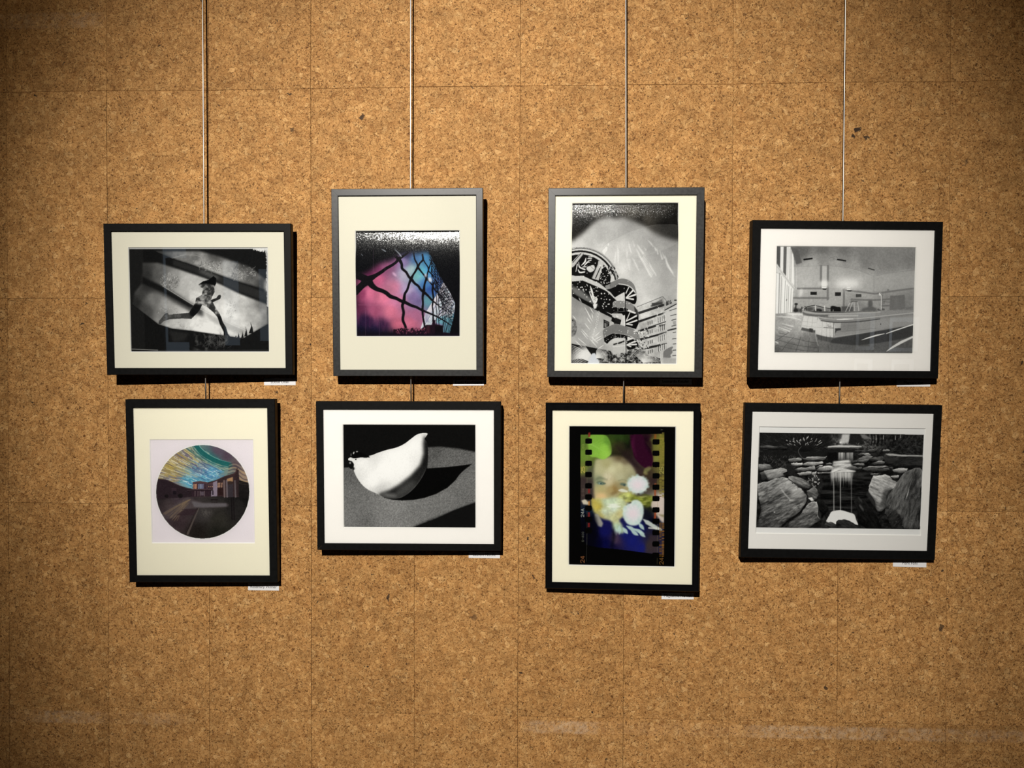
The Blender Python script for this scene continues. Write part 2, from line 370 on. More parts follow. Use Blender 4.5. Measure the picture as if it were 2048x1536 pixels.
class Sheet:
    """A sheet of photo paper, painted in sketch units; quad = its corners (TL, TR, BR, BL) in those units."""
    def __init__(s, quad, W, H, seed, base=0):
        s.W, s.H = W, H
        s.M = _hom(quad, [(0, 0), (W, 0), (W, H), (0, H)])
        s.I = np.linalg.inv(s.M)
        s.k = W/np.hypot(quad[1][0]-quad[0][0], quad[1][1]-quad[0][1])
        s.img = np.zeros((H, W, 3))+rgb(base)
        s.rng = np.random.default_rng(seed)
        gx, gy = np.meshgrid(np.arange(W)+.5, np.arange(H)+.5)
        q = np.stack([gx, gy, np.ones_like(gx)], -1) @ s.I.T
        s.X, s.Y = q[..., 0]/q[..., 2], q[..., 1]/q[..., 2]
    def T(s, pts):
        P = np.array(pts, float)
        q = np.c_[P[:, :2], np.ones(len(P))] @ s.M.T
        return q[:, :2]/q[:, 2:]
    def mask(s, pts, bl=0):
        P = s.T(pts); m = np.zeros((s.H, s.W+1), np.int16)
        for (x0, y0), (x1, y1) in zip(P, np.roll(P, -1, 0)):
            if y0 > y1: x0, y0, x1, y1 = x1, y1, x0, y0
            r0, r1 = max(0, int(math.ceil(y0-.5))), min(s.H, int(math.ceil(y1-.5)))
            if r1 <= r0: continue
            r = np.arange(r0, r1)
            x = x0+(r+.5-y0)*(x1-x0)/(y1-y0)
            np.add.at(m, (r, np.clip(np.ceil(x-.5), 0, s.W).astype(int)), 1)
        a = (np.cumsum(m, 1)[:, :s.W] % 2).astype(float)
        return blur(a, bl*s.k) if bl else a
    def ell_mask(s, cx, cy, rx, ry, rot=0, bl=0):
        t = np.linspace(0, 2*math.pi, 40, endpoint=False); c, n = math.cos(rot), math.sin(rot)
        return s.mask(np.c_[cx+rx*np.cos(t)*c-ry*np.sin(t)*n, cy+rx*np.cos(t)*n+ry*np.sin(t)*c], bl)
    def put(s, m, col, a=1.):
        col = rgb(col) if not (isinstance(col, np.ndarray) and col.ndim >= 2) else (col if col.ndim == 3 else col[..., None])
        s.img += (col-s.img)*np.clip(m*a, 0, 1)[..., None]
    def poly(s, pts, col, bl=0, a=1., clip=None):
        m = s.mask(pts, bl)
        s.put(m if clip is None else m*clip, col, a); return m
    def ell(s, cx, cy, rx, ry, col, rot=0, bl=0, a=1., clip=None):
        m = s.ell_mask(cx, cy, rx, ry, rot, bl)
        s.put(m if clip is None else m*clip, col, a); return m
    def line(s, pts, w, col, a=1., clip=None, soft=1.):
        """Stroke; pts may carry a third column with the width at each point."""
        P = np.array(pts, float); Q = s.T(P)*1.
        R = (P[:, 2] if P.shape[1] > 2 else np.full(len(P), float(w)))*s.k/2
        pad = R.max()+soft+1
        x0, y0 = np.floor(Q.min(0)-pad).astype(int); x1, y1 = np.ceil(Q.max(0)+pad).astype(int)
        x0, y0, x1, y1 = max(x0, 0), max(y0, 0), min(x1, s.W), min(y1, s.H)
        if x1 <= x0 or y1 <= y0: return
        gx, gy = np.meshgrid(np.arange(x0, x1)+.5, np.arange(y0, y1)+.5)
        cov = np.zeros(gx.shape)
        for i in range(len(Q)-1):
            ax, ay = Q[i]; bx, by = Q[i+1]-Q[i]; L = bx*bx+by*by+1e-9
            pr = max(R[i], R[i+1])+soft+1
            i0, j0 = max(int(min(ax, ax+bx)-pr)-x0, 0), max(int(min(ay, ay+by)-pr)-y0, 0)
            i1, j1 = int(max(ax, ax+bx)+pr)-x0+2, int(max(ay, ay+by)+pr)-y0+2
            X, Y = gx[j0:j1, i0:i1], gy[j0:j1, i0:i1]
            t = np.clip(((X-ax)*bx+(Y-ay)*by)/L, 0, 1)
            d = np.hypot(X-ax-t*bx, Y-ay-t*by)
            r = R[i]+(R[i+1]-R[i])*t
            c = np.clip((r-d)/soft+.5, 0, 1)*np.minimum(1, 2*r/soft+.15)
            np.maximum(cov[j0:j1, i0:i1], c, out=cov[j0:j1, i0:i1])
        cov *= a
        if clip is not None: cov = cov*clip[y0:y1, x0:x1]
        v = s.img[y0:y1, x0:x1]
        v += (rgb(col)-v)*cov[..., None]
    def noise(s, sc, octv=4, sx=1., sy=1., rot=0., gain=.55):
        """Fractal value noise 0..1; sc = feature size in sketch units."""
        c, n = math.cos(rot), math.sin(rot)
        U, V = (s.X*c+s.Y*n)/(sc*sx), (-s.X*n+s.Y*c)/(sc*sy)
        out = np.zeros((s.H, s.W)); amp, tot = 1., 0.
        for o in range(octv):
            g = s.rng.random((64, 64))
            u, v = U*2**o+o*7.3+900, V*2**o+o*3.1+900
            iu, iv = np.floor(u).astype(int), np.floor(v).astype(int)
            fu, fv = u-iu, v-iv
            fu, fv = fu*fu*(3-2*fu), fv*fv*(3-2*fv)
            a = g[iv % 64, iu % 64]*(1-fu)+g[iv % 64, (iu+1) % 64]*fu
            b = g[(iv+1) % 64, iu % 64]*(1-fu)+g[(iv+1) % 64, (iu+1) % 64]*fu
            out += amp*(a*(1-fv)+b*fv); tot += amp; amp *= gain
        return out/tot
    def field(s, pts, p=2.5):
        """Smooth colour field through (x, y, colour) points."""
        num = np.zeros((s.H, s.W, 3)); den = np.zeros((s.H, s.W))
        for x, y, c in pts:
            w = 1/(((s.X-x)**2+(s.Y-y)**2+400)**(p/2))
            num += w[..., None]*rgb(c); den += w
        return num/den[..., None]
    def grain(s, amt, m=None):
        n = s.rng.normal(0, amt/255, (s.H, s.W))
        n = blur(n, 1)*1.6
        s.img += (n if m is None else n*m)[..., None]
    def dots(s, n, x0, y0, x1, y1, r0, r1, col, clip=None, a=1.):
        for _ in range(n):
            x, y = s.rng.uniform(x0, x1), s.rng.uniform(y0, y1)
            r = s.rng.uniform(r0, r1)
            s.line([(x, y), (x+.1, y)], 2*r, col, a, clip)
    def done(s):
        a = np.clip(s.img, 0, 1)
        H, W = s.H//2*2, s.W//2*2
        return a[:H, :W].reshape(H//2, 2, W//2, 2, 3).mean((1, 3))

def tex(v, lo, hi):
    return np.clip((v-lo)/(hi-lo), 0, 1)
# ---------------------------------------------------------------- the eight photographs
def paint_runner():
    s = Sheet([(283, 272), (1434, 275), (1442, 1135), (302, 1132)], 672, 500, 1, 20)
    n2 = s.noise(40, 4)
    s.poly([(283, 272), (400, 272), (415, 1132), (302, 1132)], 27, 4)
    # light falling on the steps
    lit = s.field([(900, 700, 225), (850, 900, 232), (960, 960, 238), (760, 820, 205), (1100, 800, 222), (1180, 900, 214), (1330, 850, 176), (1400, 740, 120),
                   (1430, 880, 118), (1200, 700, 196), (1040, 620, 190), (760, 560, 182), (640, 540, 138), (520, 500, 90), (430, 500, 48), (400, 620, 62),
                   (480, 700, 112), (600, 740, 158), (560, 830, 135), (420, 800, 72), (330, 740, 40), (660, 900, 190), (1250, 980, 196), (900, 560, 178)], 3.4)
    m = s.mask([(395, 395), (520, 395), (700, 452), (900, 520), (1050, 580), (1200, 655), (1430, 745), (1436, 905), (1228, 1026), (1120, 1010), (1065, 1003),
                (800, 962), (640, 944), (527, 908), (310, 752), (330, 640), (395, 560)], 7)
    edge = s.mask([(380, 380), (1450, 380), (1450, 900), (1228, 1026), (1120, 1010), (1065, 1003), (800, 962), (640, 944), (527, 908), (300, 730)])
    s.put(m*edge, lit*(.86+.26*n2[..., None]))
    # shade under the edge of the middle step
    s.poly([(392, 500), (470, 545), (560, 590), (680, 660), (800, 735), (900, 790), (900, 850), (780, 800), (650, 720), (520, 640), (392, 620)], 45, 16, .85, edge)
    s.poly([(392, 510), (560, 594), (800, 742), (860, 775), (780, 765), (560, 640), (392, 570)], 18, 7, .9, edge)
    s.poly([(880, 775), (1000, 850), (1250, 962), (1240, 1010), (1100, 950), (960, 880)], 150, 12, .55, edge)
    s.line(crv([(560, 588, 5), (800, 738, 5), (1000, 848, 4), (1250, 962, 3)]), 4, 235, .55)
    # upper step
    top = s.field([(560, 320, 70), (700, 345, 125), (820, 340, 120), (900, 400, 158), (1000, 450, 165), (1100, 480, 168), (1200, 500, 140), (1300, 530, 96), (1400, 590, 60), (1000, 340, 88), (1250, 420, 70)], 3)
    u = s.mask([(490, 298), (870, 300), (1050, 350), (1300, 440), (1420, 540), (1432, 628), (1300, 585), (1200, 556), (1040, 500), (800, 412), (640, 358)], 9)
    s.put(u*s.mask([(480, 290), (1434, 290), (1436, 630), (1300, 590), (1200, 560), (1040, 503), (800, 412), (640, 360)]), top*(.72+.5*n2[..., None]))
    s.poly([(650, 372), (830, 425), (1045, 510), (1250, 585), (1436, 650), (1436, 720), (1200, 640), (1000, 545), (800, 470), (650, 415)], 44, 10, .8)
    s.poly([(860, 470), (1000, 540), (1040, 520), (900, 450)], 105, 14, .6)
    # scratches and footprints pressed in the sand
    for cx, cy, rx, ry, k, c in [(620, 550, 85, 62, 150, 70), (840, 350, 110, 40, 90, 60), (960, 430, 100, 45, 120, 50), (1230, 480, 110, 70, 150, 60), (1130, 785, 48, 70, 70, 120), (600, 800, 90, 40, 60, 110), (720, 920, 70, 30, 26, 130)]:
        for _ in range(k):
            t, r = s.rng.uniform(0, 6.28), math.sqrt(s.rng.random())
            x, y = cx+rx*r*math.cos(t), cy+ry*r*math.sin(t)
            d = s.rng.uniform(0, 6.28); L = s.rng.uniform(4, 26 if c < 100 else 14)
            s.line([(x, y), (x+L*math.cos(d)*.5, y+L*math.sin(d)*.5+3), (x+L*math.cos(d), y+L*math.sin(d))], s.rng.uniform(2, 5), c if s.rng.random() < .6 else 215, .4, edge)
    s.line(crv([(640, 358), (760, 330), (880, 350), (900, 420), (970, 400), (1010, 450)]), 3, 200, .5)
    for y in range(6):
        s.line(crv([(1060+y*25, 400+y*12), (1100+y*22, 440+y*10), (1130+y*24, 500+y*8)]), 3, 190, .4)
    # runner
    body = np.array([(958, 528), (985, 507), (1008, 528), (1006, 572), (990, 602), (994, 640), (972, 680), (962, 706), (1008, 690), (1022, 668), (1040, 662), (1048, 676), (1040, 698),
            (1000, 716), (978, 726), (1002, 770), (1032, 815), (1048, 850), (1062, 892), (1087, 932), (1102, 985), (1122, 1012), (1068, 1006), (1066, 970), (1036, 910), (1016, 850), (985, 812),
            (932, 766), (890, 746), (870, 790), (838, 826), (800, 863), (720, 860), (622, 865), (572, 880), (545, 906), (526, 910), (530, 880), (560, 845), (580, 820), (600, 810), (613, 828),
            (700, 819), (780, 812), (802, 775), (830, 735), (840, 690), (886, 665), (898, 612), (878, 600), (858, 578), (900, 550), (942, 540)])
    bm = s.mask(body)
    n3 = s.noise(28, 4)
    s.put(bm, (45+130*tex(n3, .4, .75))[..., None]/255*np.ones(3))
    s.poly([(780, 830), (800, 770), (835, 735), (895, 748), (860, 820), (820, 850)], 12, 8, .95, bm)
    s.poly([(930, 500), (1015, 500), (1010, 590), (950, 575), (880, 570), (850, 570)], 8, 6, 1, bm)
    s.poly([(1005, 840), (1060, 840), (1130, 1015), (1060, 1010)], 16, 8, .9, bm)
    s.poly([(520, 800), (780, 800), (800, 870), (520, 915)], 60, 6, .75, bm)
    s.poly([(960, 690), (1050, 655), (1050, 700), (970, 730)], 30, 3, .9, bm)
    # dark strip of floor with dry grass
    for x, y, h, w in [(1192, 1020, 45, 12), (1225, 1024, 62, 14), (1255, 1010, 84, 18), (1300, 985, 95, 26), (1170, 1015, 18, 8)]:
        s.poly([(x-w, y), (x-w*.2, y-h*.6), (x-w*.4, y-h), (x+w*.3, y-h*.5), (x+w*.6, y)], 25)
    g = s.mask([(820, 985), (1090, 1010), (1110, 1125), (810, 1125)], 14)
    s.put(g, (18+75*tex(n3, .45, .8))[..., None]/255*np.ones(3), .8)
    for _ in range(90):
        x, y = s.rng.uniform(900, 1100), s.rng.uniform(1010, 1110); d = s.rng.uniform(-2.6, -.5)
        s.line([(x, y), (x+38*math.cos(d), y+38*math.sin(d))], 2.5, 95, .5)
    s.poly([(610, 960), (780, 985), (740, 1040), (650, 1060)], 48, 12, .6)
    # torn emulsion at the border
    s.line([(288, 277), (1434, 279)], 7, 225, .9); s.line([(305, 1112), (520, 1122)], 5, 170, .8); s.line([(520, 1124), (1440, 1124)], 3, 90, .7)
    for _ in range(60):
        t = s.rng.random(); x = 1318+t*116
        s.line([(x, 282), (x+s.rng.uniform(-8, 14), 285+s.rng.uniform(2, 26)*(0.3+t))], s.rng.uniform(3, 8), 225, .8)
    for y in np.arange(290, 760, 7):
        w = 6+10*s.rng.random()*(1 if y < 420 or 470 < y < 640 else .4)
        s.line([(1438-w, y), (1440, y+4)], 8, 215, .75)
    s.ell(1426, 590, 22, 55, 190, 0, 9, .6)
    s.line([(286, 290), (300, 1125)], 4, 50); s.grain(5)
    return s.done()

def paint_mesh():
    s = Sheet([(43, 50), (1455, 46), (1464, 1482), (64, 1482)], 500, 504, 2, (14, 15, 20))
    n = s.noise(170, 5)
    col = s.field([(330, 700, (222, 96, 146)), (250, 900, (236, 112, 158)), (420, 950, (240, 120, 160)), (520, 1150, (240, 120, 158)), (800, 1300, (226, 112, 150)), (620, 1330, (232, 108, 145)), (560, 820, (226, 130, 170)),
                   (470, 520, (160, 82, 130)), (330, 560, (130, 52, 100)), (230, 620, (120, 40, 90)), (560, 460, (150, 88, 140)), (700, 480, (140, 120, 175)), (720, 640, (178, 172, 200)), (800, 580, (165, 196, 206)),
                   (880, 650, (112, 190, 198)), (940, 600, (90, 184, 212)), (860, 420, (70, 120, 180)), (1010, 420, (64, 140, 200)), (1050, 560, (70, 158, 222)), (1150, 640, (64, 128, 212)), (1000, 780, (64, 128, 200)),
                   (1060, 850, (52, 98, 190)), (1190, 740, (88, 126, 214)), (760, 850, (168, 150, 192)), (830, 950, (134, 110, 168)), (900, 1000, (120, 102, 160)), (1020, 1000, (90, 150, 170)), (650, 1000, (210, 120, 166)),
                   (120, 900, (150, 56, 100)), (90, 1100, (110, 40, 80)), (300, 1150, (190, 84, 130)), (860, 1200, (200, 112, 160)), (200, 1280, (60, 28, 72)), (420, 1350, (84, 40, 84)), (120, 1420, (22, 18, 48)), (740, 370, (66, 62, 110)), (300, 1420, (36, 26, 66))], 3.2)
    glow = s.mask([(60, 690), (240, 600), (360, 500), (560, 440), (640, 380), (760, 350), (1050, 345), (1130, 520), (1240, 745), (1400, 1050), (1380, 1250), (1300, 1420), (560, 1410), (60, 1400)], 42)
    right = s.mask([(-50, -50), (1020, -50), (1040, 330), (1130, 520), (1180, 640), (1245, 745), (1320, 860), (1400, 1035), (1398, 1140), (1370, 1290), (1330, 1440), (1330, 1600), (-50, 1600)])
    s.put(glow*right, np.clip(col*(.82+.36*n[..., None]), 0, 1))
    st = s.noise(60, 4, .5, 3)
    s.put(s.mask([(60, 1150), (300, 1220), (560, 1380), (600, 1490), (60, 1490)], 40), (24, 20, 52), .55*tex(st, .3, .7))
    # pale tower behind the mesh
    tw = s.mask([(928, 1392), (1000, 1165), (1110, 985), (1190, 850), (1240, 740), (1320, 855), (1402, 1040), (1390, 1160), (1310, 1310), (1090, 1300), (1080, 1335), (985, 1378)])*right
    s.put(tw, (226, 222, 238))
    for k in range(26):
        x = 930+k*21+s.rng.uniform(-5, 5)
        c = [(196, 196, 220), (150, 190, 205), (120, 130, 170), (250, 250, 255), (90, 120, 160)][s.rng.integers(5)]
        s.line([(x, 1400), (x+330, 830)], s.rng.uniform(4, 14), c, .75, tw)
    s.poly([(1150, 1230), (1400, 1180), (1350, 1450), (1240, 1450), (1230, 1330), (1150, 1310)], (84, 165, 190), 14, .8, right)
    s.poly([(990, 1180), (1050, 1170), (1030, 1240), (1060, 1300), (990, 1290)], (150, 150, 185), 8, .7, tw)
    def strand(pts, f=1., wav=0.):
        P = crv(pts, 10)
        s.line(P, 0, (20, 18, 24))
    # fine mesh far away, the cells shrinking towards the right edge
    D = (20, 20, 28)
    for k in range(13):                          # strands falling to the right
        t = k/12; x0, y0 = 1045+60*t+60*t*t, 350+560*t
        pts = []
        for j in range(11):
            q = j/10; w = (1-q)*(1-.6*t)
            pts.append((x0+(330-60*t)*q+7*w*math.sin(j*2.3+k*2), y0+(430+120*t)*q+9*w*math.cos(j*2.1+k), 12-7*q-2*t))
        s.line(crv(pts, 4), 0, D, .95, right)
    for k in range(11):                          # strands standing up, packed closer and closer
        t = (k/10)**.7; x0, y0 = 1075+265*t, 430+500*t
        pts = []
        for j in range(13):
            q = j/12
            pts.append((x0+(70-40*t)*math.sin(q*1.7)*(1-.3*t)*(.4 if k < 3 else 1)+(8-4*t)*math.sin(j*2.1+k*2), y0+(1430-y0)*q, 12-6*t))
        s.line(crv(pts, 4), 0, D, .95, right)
    for k in range(10):                          # counter strands
        y0 = 820+k*44; pts = []
        for j in range(8):
            q = j/7; pts.append((1185+190*q+5*math.sin(j*2+k), y0+60-150*q+70*q*q+6*math.cos(j*2.3+k), 9-4*q))
        s.line(crv(pts, 4), 0, D, .9, right)
    for _ in range(90):
        t = s.rng.random(); x = 1290+110*s.rng.random(); y = 880+380*s.rng.random(); d = s.rng.uniform(0, 6.28)
        s.line([(x, y), (x+18*math.cos(d), y+22*math.sin(d))], s.rng.uniform(3, 6), (18, 18, 26), .9, right)
    for _ in range(60):
        x, y = s.rng.uniform(1270, 1395), s.rng.uniform(880, 1250)
        s.line([(x, y), (x+5, y+9)], 6, (240, 240, 250), .9, right)
    # near strands
    strand([(30, 640, 95), (130, 680, 95), (215, 722, 95), (265, 790, 78), (330, 838, 62), (400, 862, 55), (460, 892, 56), (520, 940, 55), (600, 968, 46), (660, 1000, 45), (720, 1022, 46), (800, 1062, 40), (880, 1090, 36), (930, 1118, 34), (1000, 1150, 28), (1100, 1192, 24), (1180, 1230, 20), (1280, 1290, 16), (1350, 1340, 12)])
    strand([(40, 880, 95), (130, 790, 90), (215, 715, 95), (310, 660, 56), (400, 605, 46), (460, 560, 42), (540, 515, 38), (600, 470, 36), (630, 430, 44), (700, 385, 30), (760, 345, 18)])
    strand([(590, 395, 36), (640, 440, 46), (672, 500, 38), (680, 560, 36), (735, 612, 34), (770, 672, 34), (805, 705, 40), (850, 762, 34), (900, 800, 33), (930, 845, 33), (975, 882, 40), (1030, 930, 30), (1080, 985, 28), (1120, 1020, 20), (1200, 1085, 14), (1290, 1150, 10)])
    strand([(955, 370, 22), (962, 440, 26), (920, 490, 22), (893, 540, 32), (860, 600, 27), (828, 650, 27), (803, 700, 40), (775, 770, 30), (750, 850, 32), (716, 910, 34), (704, 1000, 44), (684, 1070, 38), (700, 1160, 38), (690, 1260, 38), (725, 1350, 36), (752, 1450, 32)])
    strand([(835, 345, 16), (850, 430, 20), (885, 500, 22), (896, 545, 30), (945, 610, 22), (985, 660, 22), (1012, 695, 30), (1060, 750, 20), (1100, 800, 20), (1130, 860, 17), (1180, 905, 16), (1250, 980, 12), (1330, 1050, 9)])
    strand([(1075, 470, 14), (1045, 560, 18), (1025, 630, 18), (1010, 700, 30), (985, 780, 26), (974, 880, 40), (960, 950, 30), (964, 1040, 28), (958, 1120, 32), (965, 1220, 26), (985, 1330, 26), (1005, 1440, 24)])
    strand([(962, 430, 22), (990, 480, 16), (1030, 540, 17), (1045, 600, 16), (1090, 650, 14), (1115, 700, 14), (1170, 770, 13), (1220, 840, 10), (1300, 960, 8)])
    strand([(1118, 735, 13), (1102, 800, 20), (1098, 880, 20), (1108, 960, 20), (1092, 1060, 18), (1102, 1150, 18), (1098, 1280, 15)])
    s.poly([(120, 640), (265, 720), (310, 800), (215, 790), (120, 830)], (20, 18, 24), 8)
    # skyline
    s.poly([(560, 1482), (560, 1388), (600, 1392), (640, 1380), (720, 1372), (760, 1420), (800, 1430), (800, 1375), (830, 1370), (860, 1410), (920, 1400), (1010, 1330), (1090, 1330), (1092, 1262), (1130, 1262), (1132, 1318), (1240, 1340), (1240, 1430), (1330, 1440), (1330, 1490)], (34, 18, 32), 2)
    for _ in range(120):
        x, y = s.rng.uniform(600, 1010), s.rng.uniform(1380, 1460)
        s.line([(x, y), (x+s.rng.uniform(-14, 14), y-s.rng.uniform(4, 16))], 9, (60, 22, 44) if s.rng.random() < .6 else (190, 84, 120), .7)
    s.poly([(1130, 1340), (1235, 1345), (1235, 1470), (1130, 1470)], (20, 14, 22), 3); s.poly([(1015, 1340), (1060, 1340), (1060, 1450), (1015, 1450)], (74, 30, 46), 8, .7)
    s.poly([(60, 1440), (1460, 1450), (1460, 1490), (60, 1490)], (24, 16, 30), 12, .8)
    # small flares and scuffs caught in the exposure
    for p in [[(400, 295, 8), (450, 325, 14)], [(575, 295, 6), (640, 360, 16), (665, 395, 16)], [(120, 360, 5), (138, 385, 6)]]:
        s.line(p, 0, (176, 186, 200), .75, None, 2)
    s.ell(575, 640, 40, 14, (240, 190, 230), .8, 10, .8); s.ell(1060, 715, 26, 34, (220, 230, 250), -.4, 10, .9); s.ell(1000, 655, 18, 26, (210, 210, 230), 0, 8, .8)
    for x, y0, y1 in [(285, 290, 590), (180, 1100, 1470), (445, 440, 620), (370, 1290, 1470)]:
        s.line([(x, y0), (x, y1)], 6, (160, 110, 150), .28, None, 2)
    s.line([(80, 1055), (380, 1062)], 7, (190, 110, 150), .35, None, 3)
    lum = s.img.mean(2, keepdims=True); s.img = lum+(s.img-lum)*.84
    s.grain(5)
    return s.done()

def paint_bird():
    s = Sheet([(338, 307), (1493, 308), (1497, 1207), (345, 1202)], 632, 490, 6, 17)
    g = s.field([(400, 760, 100), (420, 900, 116), (400, 1100, 122), (700, 1100, 134), (1000, 1020, 126), (1200, 950, 122), (1400, 850, 118), (1250, 600, 108), (1150, 540, 92), (1450, 600, 104), (1450, 900, 112), (520, 1180, 110), (800, 1000, 138)], 3)
    tb = s.mask([(330, 682), (400, 678), (900, 690), (1074, 700), (1076, 500), (1180, 492), (1350, 510), (1500, 540), (1500, 985), (1300, 1058), (1150, 1128), (930, 1212), (330, 1212)], 5)
    s.put(tb, g)
    s.poly([(1076, 440), (1500, 440), (1500, 542), (1350, 512), (1180, 494), (1076, 498)], 17, 12)
    s.poly([(1510, 985), (1300, 1062), (1180, 1112), (1080, 1150), (930, 1215), (1510, 1215)], 20, 14)
    s.grain(26, tb)
    s.poly([(1040, 690), (1250, 675), (1380, 660), (1464, 649), (1440, 668), (1392, 705), (1356, 742), (1320, 792), (1250, 857), (1150, 912), (1050, 946), (950, 965), (850, 970), (770, 964), (690, 944), (800, 800)], 9, 2)
    body = crv([(380, 607), (398, 592), (430, 600), (480, 594), (580, 574), (640, 551), (720, 525), (800, 505), (870, 473), (930, 428), (980, 392), (1030, 378), (1074, 381), (1062, 408), (1050, 430), (1070, 462), (1080, 540), (1074, 650), (1045, 735),
                (985, 830), (920, 898), (850, 942), (780, 954), (700, 943), (620, 905), (555, 875), (500, 830), (452, 762), (424, 690), (430, 655), (412, 626), (384, 618), (380, 607)], 5)
    bm = s.mask(body)
    s.put(bm, s.field([(500, 640, 236), (800, 560, 240), (980, 480, 240), (1020, 420, 235), (700, 700, 243), (600, 800, 240), (480, 720, 226), (430, 620, 230), (600, 610, 224), (850, 640, 240), (660, 880, 206), (960, 600, 232)], 3))
    sh = s.mask([(1046, 395), (1100, 470), (1100, 660), (1000, 830), (900, 930), (800, 975), (690, 960), (640, 915), (740, 880), (830, 830), (930, 750), (1010, 660), (1040, 560), (1036, 470)], 16)
    s.put(sh*bm, 26)
    s.put(s.ell_mask(880, 870, 130, 42, -.65, 30)*bm, 92, .75); s.put(s.ell_mask(740, 925, 70, 22, .1, 14)*bm, 120, .8)
    s.put(s.ell_mask(1000, 740, 70, 26, -1., 24)*bm, 48, .6)
    s.line(crv([(1040, 760), (985, 835), (920, 900), (850, 943)]), 5, 40, .7, bm, 3)
    s.grain(7, bm)
    s.poly(crv([(400, 592), (404, 560), (418, 540), (440, 535), (470, 542), (510, 556), (570, 587), (540, 594), (470, 592), (420, 592)], 4), 10)
    s.ell(428, 552, 5, 11, 225, .3, 2); s.ell(456, 541, 9, 4, 215, 0, 2); s.ell(405, 568, 3, 12, 150, 0, 2)
    s.ell(446, 609, 7, 6, 15); s.ell(406, 664, 23, 29, 14); s.ell(396, 640, 8, 10, 150, 0, 3); s.ell(425, 690, 10, 14, 30, 0, 4)
    s.ell(392, 606, 12, 9, 245); s.grain(4)
    s.line([(338, 309), (345, 1204)], 4, 70, .5)
    return s.done()

